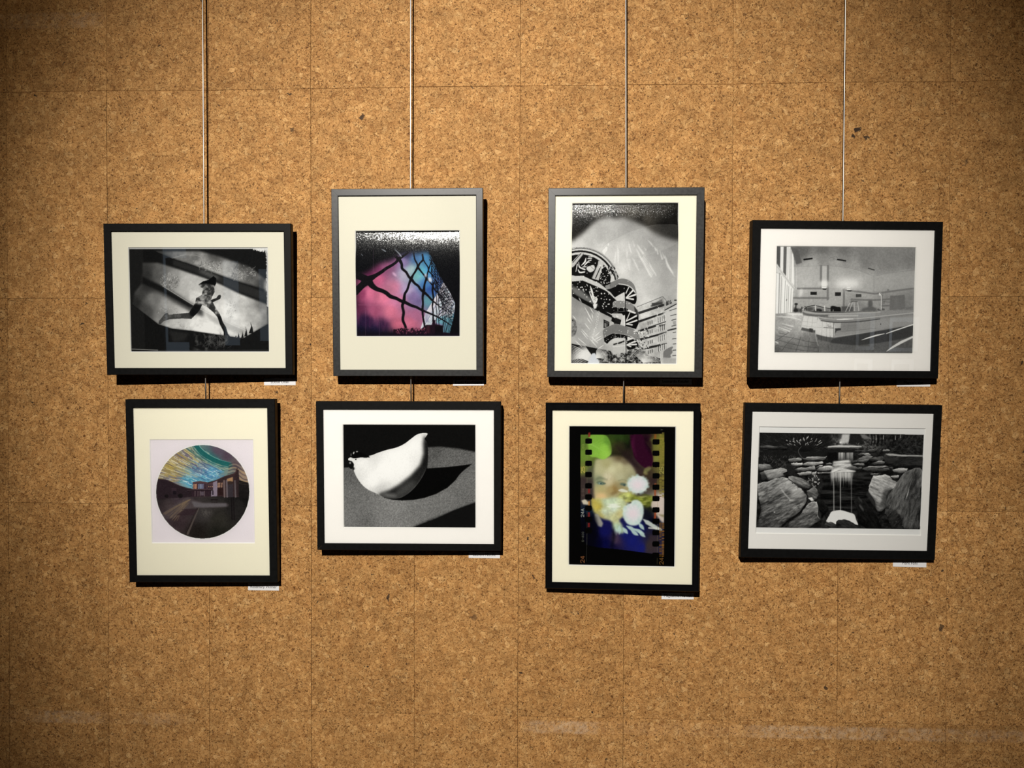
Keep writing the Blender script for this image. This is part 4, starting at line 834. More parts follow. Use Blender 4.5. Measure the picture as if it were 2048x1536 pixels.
def paint_hall():
    s = Sheet([(60, 24), (1995, 40), (1955, 1508), (35, 1500)], 668, 508, 4)
    n = s.noise(200, 5); n2 = s.noise(22, 3)
    s.img[:] = s.field([(420, 80, 104), (700, 60, 112), (1000, 80, 120), (1300, 80, 132), (1700, 100, 140), (1950, 200, 132), (700, 180, 142), (1000, 180, 140), (1300, 250, 132), (1600, 250, 138), (560, 260, 172), (900, 255, 165), (1150, 300, 162), (480, 400, 176), (480, 550, 186), (900, 400, 172), (1200, 500, 182), (1350, 450, 170),
                        (900, 700, 176), (500, 800, 168), (1300, 700, 172), (1600, 500, 166), (1850, 480, 160), (1700, 640, 156), (1600, 760, 148), (1900, 800, 136), (1200, 860, 140)], 3)*(.92+.16*n2[..., None])
    s.poly(crv([(300, 300), (500, 298), (750, 292), (1000, 312), (1200, 352), (1418, 430), (1600, 395), (1990, 345), (1990, 600), (1420, 640), (1000, 600), (300, 590)], 4), 188, 3, .3)
    s.line(crv([(300, 300), (500, 298), (750, 292), (1000, 312), (1200, 352), (1418, 432), (1600, 396), (1990, 346)]), 6, 120, .4); s.line([(1416, 430), (1420, 660)], 8, 130, .5)
    s.poly([(250, 28), (350, 60), (412, 250), (330, 275), (285, 120)], 92, 5, .9)
    for x, y, w in [(790, 190, 80), (850, 170, 60), (840, 210, 60)]: s.line(crv([(x, y), (x+w*.5, y-14), (x+w, y+8)]), 5, 108, .8)
    for p, w, c in [([(440, 205), (548, 190)], 24, 28), ([(908, 203), (1020, 222)], 20, 32), ([(1340, 326), (1424, 350)], 14, 62)]: s.line(p, w, c)
    # wall stripes
    for p, w in [([(678, 295), (674, 605)], 30), ([(775, 295), (772, 760)], 30), ([(350, 610), (700, 608)], 26), ([(295, 742), (780, 742)], 28), ([(1000, 622), (998, 900)], 28), ([(990, 630), (1200, 652), (1430, 682), (1700, 640), (1965, 606)], 24), ([(1105, 762), (1400, 770), (1530, 764), (1640, 752)], 26), ([(1110, 750), (1108, 800)], 14)]: s.line(p, w, 118, .85, None, 2)
    s.poly([(695, 295), (758, 295), (755, 560), (695, 560)], 192, 2, .9)
    s.ell(1045, 540, 180, 70, 232, 0, 50, .9); s.ell(722, 545, 70, 50, 240, 0, 26, .85)
    s.poly([(695, 555), (752, 555), (750, 605), (690, 605)], 240, 2); s.poly([(1040, 585), (1090, 585), (1088, 628), (1042, 628)], 232, 2); s.poly([(688, 610), (768, 610), (745, 628), (705, 625)], 20); s.poly([(1030, 630), (1120, 634), (1090, 650), (1055, 648)], 26); s.line([(698, 580), (748, 580)], 4, 170); s.line([(1045, 605), (1086, 606)], 4, 150)
    s.ell(395, 670, 26, 60, 225, .2, 14, .7); s.line([(335, 330), (335, 620)], 10, 215, .5)
    for x0, y0, x1, y1, c in [(530, 654, 620, 698, 34), (875, 660, 957, 711, 40), (1165, 684, 1242, 730, 74)]: s.poly([(x0, y0), (x1, y0), (x1, y1), (x0, y1)], c, 1)
    # tall windows
    for p, c in [([(60, 24), (110, 24), (108, 345), (58, 258)], 84), ([(108, 24), (155, 24), (152, 395), (106, 335)], 238), ([(152, 24), (198, 24), (190, 470), (148, 400)], 96), ([(196, 24), (250, 24), (245, 520), (188, 460)], 236), ([(245, 30), (290, 140), (300, 580), (240, 510)], 206), ([(268, 110), (296, 180), (302, 560), (262, 520)], 240)]: s.poly(p, c, 2)
    for x, a, b in [(216, 30, 480), (240, 50, 500), (262, 90, 530)]: s.line([(x, a), (x-4, b)], 5, 130, .8)
    s.poly([(55, 258), (110, 335), (200, 450), (310, 590), (300, 640), (180, 500), (55, 380)], 206, 3); s.line([(60, 300), (300, 610)], 6, 140, .6)
    s.poly([(52, 390), (130, 430), (290, 625), (275, 940), (150, 955), (40, 975)], 236, 3)
    for x, a, b, w, c in [(98, 400, 970, 20, 150), (125, 440, 965, 8, 110), (140, 470, 960, 8, 190), (178, 500, 955, 8, 130), (205, 560, 955, 14, 175), (228, 580, 950, 8, 120), (262, 610, 945, 10, 150), (60, 420, 970, 10, 200)]: s.line([(x, a), (x-12, b)], w, c, .8)
    s.line([(200, 760), (194, 780)], 10, 90)
    # floor
    fl = s.mask([(30, 975), (150, 955), (290, 940), (430, 940), (440, 1190), (600, 1260), (800, 1360), (1230, 1400), (1960, 1265), (1960, 1520), (30, 1520)])
    s.put(s.mask([(30, 960), (2000, 900), (2000, 1520), (30, 1520)]), s.field([(80, 1000, 150), (300, 960, 206), (250, 1080, 168), (380, 1150, 178), (100, 1120, 160), (250, 1240, 150), (480, 1330, 128), (100, 1350, 128), (250, 1440, 112), (60, 1480, 92), (600, 1440, 104), (900, 1430, 100), (1200, 1430, 96), (1500, 1400, 94), (1800, 1400, 92)], 3)*(.88+.24*n2[..., None]))
    for p in [[(60, 1000, 8), (260, 1010, 22), (400, 1050, 12)], [(220, 960, 20), (420, 975, 18)], [(140, 1100, 8), (290, 1140, 20)], [(90, 1150, 8), (240, 1205, 24)], [(150, 1140, 6), (265, 1180, 14)], [(60, 1160, 6), (200, 1215, 10)], [(40, 1350, 14), (80, 1370, 18)]]: s.line(p, 0, 226, .75, None, 4)
    for p in [[(40, 1345), (170, 1260), (230, 1225)], [(140, 1470), (220, 1365), (300, 1290)], [(330, 1490), (385, 1330), (400, 1280)], [(500, 1490), (505, 1380), (520, 1300)], [(60, 1270), (270, 1295), (480, 1345), (640, 1370)], [(60, 1320), (330, 1395), (640, 1440)], [(50, 1400), (340, 1460), (640, 1490)], [(90, 1230), (200, 1250)], [(650, 1500), (640, 1400)], [(800, 1490), (780, 1400)]]: s.line(crv(p), 6, 58, .65)
    for p in [[(600, 1240), (620, 1330), (645, 1410)], [(415, 1190), (420, 1230)], [(510, 1220), (512, 1260)]]: s.line(crv(p), 8, 190, .6)
    # furniture along the back
    s.poly([(285, 935), (300, 870), (420, 900), (420, 945)], 60, 5, .7); s.ell(332, 826, 24, 14, 40, 0, 2); s.line([(330, 830), (326, 900)], 16, 44); s.ell(328, 915, 30, 26, 46, 0, 3); s.ell(425, 890, 26, 20, 190, 0, 4, .7); s.dots(30, 390, 860, 480, 940, 5, 12, 70)
    s.line([(470, 870), (580, 842), (700, 870), (815, 892)], 10, 30); s.line([(475, 880), (472, 920)], 10, 30); s.poly([(470, 890), (560, 860), (800, 900), (800, 932), (480, 925)], 90, 4, .6); s.ell(640, 915, 56, 22, 40, 0, 4); s.ell(520, 895, 46, 26, 66, 0, 6, .7)
    for x in (600, 728): s.line([(x, 852), (x+6, 930)], 18, 214, .9)
    s.poly(crv([(812, 930), (815, 862), (860, 852), (900, 862), (950, 870), (962, 930)], 4), 26, 2); s.poly([(965, 858), (1130, 852), (1130, 940), (965, 930)], 82, 5, .9); s.line([(850, 905), (848, 935)], 8, 170)
    s.poly([(1225, 925), (1270, 880), (1330, 868), (1345, 780), (1385, 778), (1402, 860), (1455, 885), (1460, 925)], 92, 10, .85); s.ell(1370, 810, 32, 44, 100, 0, 8, .8)
    for p in [[(1018, 940), (1085, 800)], [(1070, 930), (1120, 800)], [(1190, 790), (1208, 925)], [(1140, 800), (1150, 920)]]: s.line(p, 9, 205, .85)
    s.line([(1085, 800), (1130, 785), (1190, 792)], 8, 60, .8); s.line([(1060, 860), (1200, 860)], 5, 190, .6)
    s.line([(1522, 690), (1524, 970)], 16, 205, .9); s.line([(1535, 700), (1538, 960)], 7, 80, .8); s.ell(1505, 685, 18, 22, 226, 0, 3); s.line([(1505, 668), (1530, 700)], 6, 60)
    s.poly([(1643, 705), (1700, 708), (1848, 692), (1856, 890), (1636, 912)], 116, 3); s.poly([(1700, 740), (1760, 730), (1760, 880), (1700, 890)], 126, 16, .6); s.line([(1545, 790), (1640, 798)], 10, 110); s.line([(1535, 850), (1640, 846)], 20, 116); s.line([(1560, 780), (1558, 820)], 8, 86); s.ell(1615, 628, 14, 14, 124, 0, 2)
    s.poly([(1860, 870), (1960, 860), (1960, 890), (1860, 905)], 112, 6, .8); s.dots(22, 1470, 890, 1580, 960, 6, 14, 92)
    # counter
    s.poly([(420, 915), (820, 930), (1050, 930), (1480, 915), (1970, 905), (1960, 1115), (860, 1300), (860, 1010), (430, 985)], 146)
    s.poly([(470, 918), (820, 932), (1050, 935), (1470, 920), (1470, 935), (1050, 955), (800, 950), (600, 945)], 52, 3, .85)
    s.line(crv([(425, 930), (600, 955), (800, 958), (1000, 955), (1250, 945), (1500, 935)]), 22, 176, .9, None, 3)
    s.poly(crv([(425, 935), (500, 962), (640, 975), (790, 975), (785, 1002), (640, 1004), (500, 990), (425, 965)], 4), 104, 4); s.line([(790, 990), (1190, 985)], 22, 190, .8, None, 4)
    s.poly([(440, 990), (630, 1005), (612, 1235), (395, 1185)], 208, 2); s.poly([(412, 1150), (610, 1195), (604, 1232), (398, 1190)], 92, 3); s.poly([(520, 1160), (570, 1172), (566, 1225), (512, 1210)], 62, 2)
    for p in [[(505, 995), (480, 1160)], [(565, 1000), (550, 1180)], [(430, 1070), (620, 1085)], [(418, 1125), (612, 1150)]]: s.line(p, 4, 150, .7)
    s.poly([(860, 1085), (1200, 1065), (1960, 965), (1960, 1110), (1220, 1230), (860, 1285)], 148, 3); s.poly([(865, 1090), (965, 1085), (960, 1160), (865, 1165)], 178, 4); s.poly([(960, 1090), (1200, 1080), (1200, 1190), (960, 1210)], 122, 20, .6); s.poly([(1440, 1060), (1960, 985), (1960, 1090), (1440, 1170)], 156, 20, .7)
    s.poly([(865, 1165), (960, 1160), (960, 1190), (900, 1200), (870, 1250)], 60, 4); s.line(crv([(880, 1250), (910, 1215), (1220, 1185), (1450, 1160)]), 8, 110, .6); s.line([(870, 1280), (1220, 1235), (1960, 1118)], 12, 172, .7)
    for x in (965, 1060, 1200): s.line([(x, 1080), (x-4, 1200)], 4, 105, .5)
    s.line([(965, 1135), (1210, 1118)], 4, 105, .5); s.ell(1514, 1104, 7, 9, 40)
    s.poly(crv([(640, 1005), (700, 1050), (860, 1090), (862, 1290), (760, 1285), (610, 1248), (618, 1100)], 4), 206, 2)
    for p in [[(700, 1050), (690, 1270)], [(760, 1065), (755, 1280)], [(808, 1075), (806, 1285)], [(625, 1150), (860, 1165)]]: s.line(p, 4, 148, .75)
    s.line([(778, 1110), (778, 1135), (825, 1135)], 5, 60); s.line([(720, 1152), (858, 1160)], 7, 66, .8); s.line([(858, 1090), (860, 1285)], 7, 80)
    s.poly([(612, 1245), (760, 1282), (862, 1292), (860, 1365), (780, 1352), (640, 1320)], 88, 3)
    for x in (690, 760, 810): s.line([(x, 1270), (x-6, 1345)], 4, 50, .8)
    s.poly(crv([(860, 1300), (1220, 1245), (1960, 1125), (1960, 1262), (1600, 1345), (1230, 1395), (1000, 1385), (800, 1362)], 4), 62, 6)
    s.poly(crv([(636, 1000), (700, 1022), (900, 1032), (1220, 1020), (1600, 985), (1970, 940), (1970, 975), (1600, 1020), (1220, 1065), (950, 1078), (760, 1070), (660, 1040)], 4), 138, 3); s.line(crv([(640, 1004), (760, 1028), (950, 1036), (1220, 1025), (1600, 985), (1970, 945)]), 10, 196, .9, None, 3); s.line([(900, 1042, 6), (1000, 1036, 18), (1130, 1032, 8)], 0, 248); s.line(crv([(680, 1056), (800, 1074), (950, 1080), (1220, 1068), (1500, 1032)]), 12, 52, .85, None, 3)
    s.line([(1250, 1325, 4), (1340, 1295, 16), (1450, 1262, 20), (1565, 1236, 8)], 0, 246); s.line([(1590, 1236, 8), (1700, 1196, 16), (1965, 1108, 14)], 0, 236); s.line([(1600, 1480, 8), (1680, 1425, 28), (1800, 1355, 38), (1962, 1280, 26)], 0, 224, .95, None, 3)
    s.poly([(30, 1495), (1960, 1502), (1960, 1512), (30, 1510)], 70); s.grain(7)
    return s.done()

def digits(s, txt, x, y, h, w, col, a=1., up=True):
    """Edge lettering running up the film, drawn with pen strokes."""
    G = {'2': [[(0, .8), (.2, 1), (.8, 1), (1, .75), (.9, .5), (0, 0), (1, 0)]], '4': [[(.75, 0), (.75, 1), (0, .3), (1, .3)]], '5': [[(.95, 1), (.1, 1), (.05, .55), (.7, .6), (1, .35), (.8, .03), (0, .05)]],
         'A': [[(0, 0), (.5, 1), (1, 0)], [(.2, .35), (.8, .35)]], 'S': [[(1, .85), (.6, 1), (.1, .85), (.1, .6), (.9, .4), (.9, .15), (.4, 0), (0, .15)]], '-': [[(.1, .5), (.9, .5)]],
         '0': [[(.5, 0), (.05, .3), (.05, .7), (.5, 1), (.95, .7), (.95, .3), (.5, 0)]], '3': [[(0, 1), (.8, .95), (.9, .7), (.4, .52), (.95, .3), (.7, 0), (0, .05)]], 'G': [[(1, .85), (.5, 1), (.05, .6), (.1, .15), (.6, 0), (1, .2), (1, .45), (.6, .45)]], '6': [[(.9, 1), (.2, .6), (.1, .2), (.5, 0), (.9, .2), (.6, .5), (.15, .35)]], 'T': [[(0, 1), (1, 1)], [(.5, 1), (.5, 0)]], ' ': []}
    for ch in txt:
        for st in G[ch]: s.line([(x-h*q, y-w*p) for p, q in st], h*.15, col, a)
        y -= w*1.32

def paint_film():
    s = Sheet([(20, 15), (1162, 24), (1152, 1526), (20, 1501)], 512, 676, 7, (6, 6, 7))
    strip = s.mask([(140, 104), (600, 104), (1043, 96), (1040, 1400), (905, 1386), (600, 1345), (330, 1318), (205, 1290), (140, 1150)])
    pic = s.field([(160, 180, (96, 124, 50)), (180, 330, (120, 150, 60)), (170, 480, (126, 138, 60)), (240, 520, (92, 96, 76)), (170, 600, (66, 54, 54)), (165, 720, (70, 58, 56)), (230, 640, (72, 62, 62)), (200, 960, (16, 30, 50)), (170, 1100, (8, 8, 12)), (280, 1200, (6, 6, 30)), (560, 160, (34, 46, 20)), (620, 220, (16, 20, 14)),
                   (560, 260, (30, 26, 20)), (640, 300, (46, 36, 32)), (480, 190, (60, 80, 30)), (850, 140, (40, 16, 30)), (900, 200, (120, 126, 60)), (1000, 200, (134, 132, 54)), (1010, 350, (138, 132, 60)), (1000, 480, (110, 104, 56)), (1010, 620, (104, 94, 50)), (850, 520, (70, 58, 44)), (930, 600, (60, 44, 44)), (700, 420, (60, 44, 48)), (780, 500, (66, 50, 50)),
                   (900, 900, (30, 34, 26)), (860, 960, (20, 22, 34)), (900, 1040, (10, 12, 30)), (1000, 900, (220, 206, 200)), (1000, 820, (232, 222, 214)), (400, 1150, (22, 24, 96)), (460, 1050, (24, 24, 90)), (420, 1280, (12, 14, 70)), (700, 1250, (28, 34, 120)), (640, 1180, (26, 32, 112)), (800, 1320, (30, 36, 124)), (880, 1300, (60, 52, 60)), (900, 1200, (40, 36, 60)), (330, 1280, (6, 6, 40)), (520, 1240, (70, 52, 84)), (480, 1300, (20, 18, 60)), (780, 1100, (20, 26, 96))], 3.2)
    s.put(strip, pic)
    # face
    face = s.mask(crv([(300, 370), (420, 345), (540, 330), (620, 360), (690, 430), (740, 520), (760, 620), (720, 760), (640, 860), (560, 1000), (470, 1010), (380, 960), (310, 860), (284, 740), (280, 560), (286, 450), (300, 370)], 5), 16)
    s.put(face*strip, s.field([(420, 420, (186, 182, 138)), (480, 480, (218, 216, 182)), (560, 450, (206, 202, 166)), (640, 480, (188, 184, 150)), (350, 480, (198, 196, 158)), (430, 560, (222, 216, 188)), (340, 600, (150, 160, 130)), (360, 690, (196, 186, 136)), (440, 620, (214, 204, 172)), (470, 700, (186, 168, 118)), (510, 690, (160, 134, 84)), (560, 660, (168, 158, 118)), (360, 780, (228, 200, 150)), (330, 850, (214, 216, 176)), (500, 760, (186, 180, 140)), (560, 560, (198, 196, 164)), (680, 560, (170, 168, 136)), (560, 340, (110, 96, 70)), (620, 380, (128, 116, 92))], 3.2))
    s.line(crv([(300, 592, 12), (350, 570, 22), (420, 590, 16)]), 0, (96, 104, 84), .4, strip, 10); s.ell(365, 630, 44, 14, (70, 98, 92), .1, 6, .75); s.ell(352, 630, 22, 10, (168, 190, 184), .1, 5, .8); s.line(crv([(315, 618), (350, 610), (410, 630)]), 8, (60, 76, 70), .6, strip, 6); s.ell(360, 632, 9, 9, (40, 62, 64), 0, 3, .8)
    s.ell(600, 640, 36, 14, (78, 104, 100), .1, 8, .75); s.ell(612, 648, 13, 11, (50, 76, 84), 0, 4, .7); s.line(crv([(550, 600), (600, 590), (650, 610)]), 10, (120, 124, 98), .5, strip, 8)
    for x, y, L in [(430, 520, 70), (470, 530, 60), (500, 540, 80)]: s.line(crv([(x, y), (x+8, y+L/2), (x-4, y+L)]), 8, (176, 164, 136), .4, strip, 8)
    s.ell(372, 775, 40, 36, (238, 206, 158), 0, 20, .7); s.ell(500, 735, 40, 16, (128, 100, 58), -.4, 12, .6)
    # leaves
    lf = s.mask(crv([(215, 190), (240, 115), (330, 100), (410, 112), (450, 160), (474, 240), (470, 310), (430, 350), (380, 372), (310, 350), (240, 330), (215, 190)], 5), 5)
    s.put(lf*strip, s.field([(260, 250, (140, 190, 74)), (400, 240, (158, 208, 84)), (420, 320, (164, 212, 90)), (330, 150, (134, 182, 70)), (430, 180, (112, 160, 62)), (300, 320, (150, 198, 80))], 3))
    for k in range(8): s.line(crv([(230, 200, 5), (300+k*16, 190+k*16, 4), (330+k*20*math.cos(k*.2)+60, 130+k*32, 3)]), 0, (178, 222, 116), .35, strip, 4)
    s.poly([(455, 210), (600, 150), (640, 240), (560, 320), (470, 300)], (66, 62, 38), 26, .6, strip); s.poly([(400, 100), (650, 100), (660, 180), (500, 150)], (58, 86, 34), 24, .7, strip); s.poly([(600, 105), (660, 105), (655, 220), (600, 170)], (36, 52, 20), 10, .7, strip)
    for k in range(9): s.line(crv([(500+k*24, 200+k*18, 10), (580+k*22, 300+k*18, 16), (640+k*26, 400+k*14, 8)]), 0, (24, 16, 18) if k % 2 else (60, 44, 46), .4, strip, 14)
    s.poly(crv([(672, 108), (700, 104), (800, 104), (850, 200), (900, 280), (925, 400), (880, 470), (800, 440), (720, 350), (700, 260), (680, 190)], 5), (54, 14, 40), 6, 1, strip); s.line(crv([(720, 110, 10), (700, 220, 30), (740, 340, 10)]), 0, (100, 30, 74), .6, strip, 16); s.poly([(820, 120), (915, 180), (910, 350), (840, 230)], (30, 8, 24), 16, .8, strip)
    s.ell(860, 480, 46, 24, (150, 152, 96), -.6, 8, .7); s.ell(840, 520, 26, 18, (176, 170, 110), .4, 8, .6); s.ell(950, 380, 26, 60, (140, 146, 76), .2, 10, .6)
    # flowers
    st = s.mask([(560, 740), (640, 720), (760, 770), (920, 760), (940, 860), (840, 890), (760, 830), (600, 830), (540, 790)], 16); n = s.noise(44, 3)
    s.put(st*strip, s.field([(600, 770, (190, 196, 124)), (760, 790, (150, 160, 66)), (880, 790, (130, 138, 52)), (860, 860, (110, 118, 44))], 3)*(.6+.8*n[..., None]), .95)
    for k in range(12):
        x, y = s.rng.uniform(600, 860), s.rng.uniform(745, 850); s.line(crv([(x, y, 6), (x+40, y+s.rng.uniform(-12, 12), 18), (x+90, y+s.rng.uniform(-20, 20), 6)]), 0, (206, 208, 126) if k % 2 else (96, 106, 40), .55, strip, 6)
    bq = s.mask(crv([(262, 800), (330, 790), (420, 790), (520, 780), (600, 800), (640, 880), (640, 960), (560, 1020), (590, 1080), (610, 1160), (540, 1165), (490, 1120), (470, 1040), (380, 1010), (300, 960), (270, 900), (262, 800)], 5), 12)
    s.put(bq*strip, s.field([(300, 850, (214, 206, 120)), (330, 880, (216, 196, 90)), (420, 830, (206, 222, 196)), (500, 900, (226, 240, 226)), (400, 930, (214, 226, 206)), (560, 960, (206, 198, 146)), (520, 1000, (206, 206, 160)), (350, 980, (196, 186, 120)), (540, 1110, (190, 214, 190)), (600, 850, (210, 220, 180)), (470, 820, (198, 214, 190))], 3)*(.84+.3*n[..., None]))
    for p in [[(420, 850, 6), (480, 856, 14), (570, 848, 6)], [(555, 705, 14), (590, 706, 34), (640, 716, 18)], [(430, 880, 10), (500, 874, 40), (570, 880, 10)]]: s.line(crv(p), 0, (244, 248, 240), .85, strip, 6)
    s.poly([(290, 960), (330, 960), (385, 1060), (370, 1100), (330, 1090), (290, 1020)], (176, 174, 166), 8, .95, strip); s.poly([(150, 815), (190, 800), (235, 840), (225, 860), (170, 855)], (222, 214, 196), 4, 1, strip); s.poly([(255, 780), (290, 800), (330, 850), (310, 900), (260, 880)], (206, 190, 96), 10, .8, strip)
    def mum(cx, cy, rx, ry, n_):
        s.ell(cx, cy, rx*.9, ry*.9, (226, 234, 232), 0, 6, 1, strip)
        for ring in (1., .72, .45, .2):
            for k in range(n_):
                a = 2*math.pi*k/n_+ring*2+s.rng.normal(0, .08); q = s.rng.uniform(.84, 1.)
                x, y = cx+rx*ring*.8*math.cos(a), cy+ry*ring*.8*math.sin(a)
                s.line([(x, y, rx*.3), (x+rx*.13*q*math.cos(a), y+ry*.13*q*math.sin(a), rx*.22)], 0, [(206, 230, 228), (222, 238, 236), (196, 222, 220)][k % 3] if ring > .9 else [(238, 234, 240), (224, 226, 232)][k % 2], .6, strip, 10)
        s.ell(cx, cy+ry*.05, rx*.4, ry*.36, (240, 226, 234), 0, 16, .8, strip)
    mum(757, 642, 122, 104, 20)
    s.poly(crv([(600, 940), (610, 880), (680, 860), (700, 815), (760, 810), (810, 860), (820, 930), (810, 1000), (770, 1070), (700, 1085), (640, 1060), (605, 1000)], 5), (222, 236, 232), 8, 1, strip); mum(705, 950, 112, 120, 17)
    for cx, cy, L, a in [(770, 1060, 90, .9), (640, 1090, 110, .5), (720, 1120, 120, .45), (560, 1090, 90, 1.6), (600, 1110, 80, .9), (520, 1120, 70, 1.5), (770, 1150, 90, .7), (690, 1140, 90, .6)]: s.line(crv([(cx, cy, 12), (cx+L*.5*math.cos(a), cy+L*.5*math.sin(a), 40), (cx+L*math.cos(a), cy+L*math.sin(a), 6)]), 0, (206, 232, 226), .92, strip, 6)
    s.line([(820, 1020, 10), (860, 1050, 46), (960, 1110, 40), (1010, 1130, 20)], 0, (216, 224, 220), .95, strip, 6); s.line([(880, 1110), (1000, 1120)], 20, (236, 238, 232), .8, strip, 5)
    s.poly([(990, 770), (1043, 760), (1043, 1060), (1010, 1040), (960, 970), (900, 880), (905, 830)], (222, 208, 200), 7, .95, strip); s.poly([(960, 960), (1043, 970), (1043, 1000)], (130, 124, 80), 8, .7, strip)
    s.poly([(490, 1150), (560, 1160), (540, 1250), (505, 1290)], (84, 68, 92), 14, .7, strip); s.line(crv([(480, 1060, 10), (500, 1180, 30), (480, 1320, 20)]), 0, (8, 8, 22), .85, strip, 18); s.poly([(890, 1180), (990, 1200), (970, 1400), (830, 1385)], (70, 58, 60), 14, .7, strip)
    s.poly([(200, 950), (300, 980), (330, 1100), (300, 1330), (140, 1300), (140, 950)], (7, 7, 20), 22, .9, strip)
    # edge print and sprocket holes
    for y0, y1, c in [(150, 250, (190, 200, 90)), (270, 1290, (150, 150, 110))]: s.line([(210, y0), (210, y1)], 4, c, .45)
    s.line([(210, 1170), (206, 1470)], 4, (70, 72, 66), .8); s.line([(974, 150), (968, 1500)], 4, (150, 140, 90), .5)
    for y0, y1 in [(80, 130), (690, 735), (940, 1000), (1055, 1100)]: s.poly([(220, y0), (243, y0), (243, y1), (220, y1)], (150, 46, 44), 2, .85)
    for y0, y1, c in [(100, 150, (150, 90, 40)), (630, 765, (170, 92, 60)), (940, 1010, (180, 86, 50)), (820, 880, (206, 140, 70))]: s.poly([(935, y0), (958, y0), (955, y1), (932, y1)] if c[0] < 200 else [(222, y0), (243, y0), (243, y1), (222, y1)], c, 2, .85)
    for k in range(9):
        y = 173+k*120.6
        s.poly(crv([(190, y-18), (200, y-28), (250, y-28), (262, y-18), (262, y+18), (250, y+28), (200, y+28), (190, y+18), (190, y-18)], 3), (3, 3, 4))
    for k in range(11):
        y = 183+k*122.2
        s.poly(crv([(916, y-18), (926, y-28), (980, y-28), (991, y-18), (991, y+18), (980, y+28), (926, y+28), (916, y+18), (916, y-18)], 3), (3, 3, 4))
    for k in range(84):
        y = 80+k*16
        if 455 < y < 540 or 770 < y < 1050: continue
        c = (150, 138, 66) if y < 780 else (150, 104, 46)
        if s.rng.random() < .72: s.poly([(990, y), (1014, y), (1014, y+9), (990, y+9)], c if y < 760 else (128, 90, 40), 0, .9)
        if s.rng.random() < .72: s.poly([(1018, y+3), (1042, y+3), (1042, y+13), (1018, y+13)], c, 0, .9)
        if k % 9 == 4: s.poly([(988, y-4), (1042, y-4), (1042, y+4), (988, y+4)], c, 0, .9)
    digits(s, '25', 182, 516, 36, 28, (222, 196, 110)); digits(s, '24A', 178, 990, 30, 24, (206, 210, 200)); digits(s, '24', 184, 1482, 40, 30, (150, 98, 62)); digits(s, 'S-400', 178, 1258, 22, 17, (110, 114, 104)); digits(s, 'G-06', 178, 768, 22, 17, (128, 112, 104), .7); digits(s, '03', 178, 250, 22, 18, (190, 200, 110), .6)
    digits(s, '25', 1034, 528, 40, 32, (190, 182, 96)); digits(s, '24', 1034, 1502, 40, 30, (136, 98, 52)); digits(s, 'T', 1026, 58, 18, 14, (130, 130, 120))
    s.grain(4)
    return s.done()

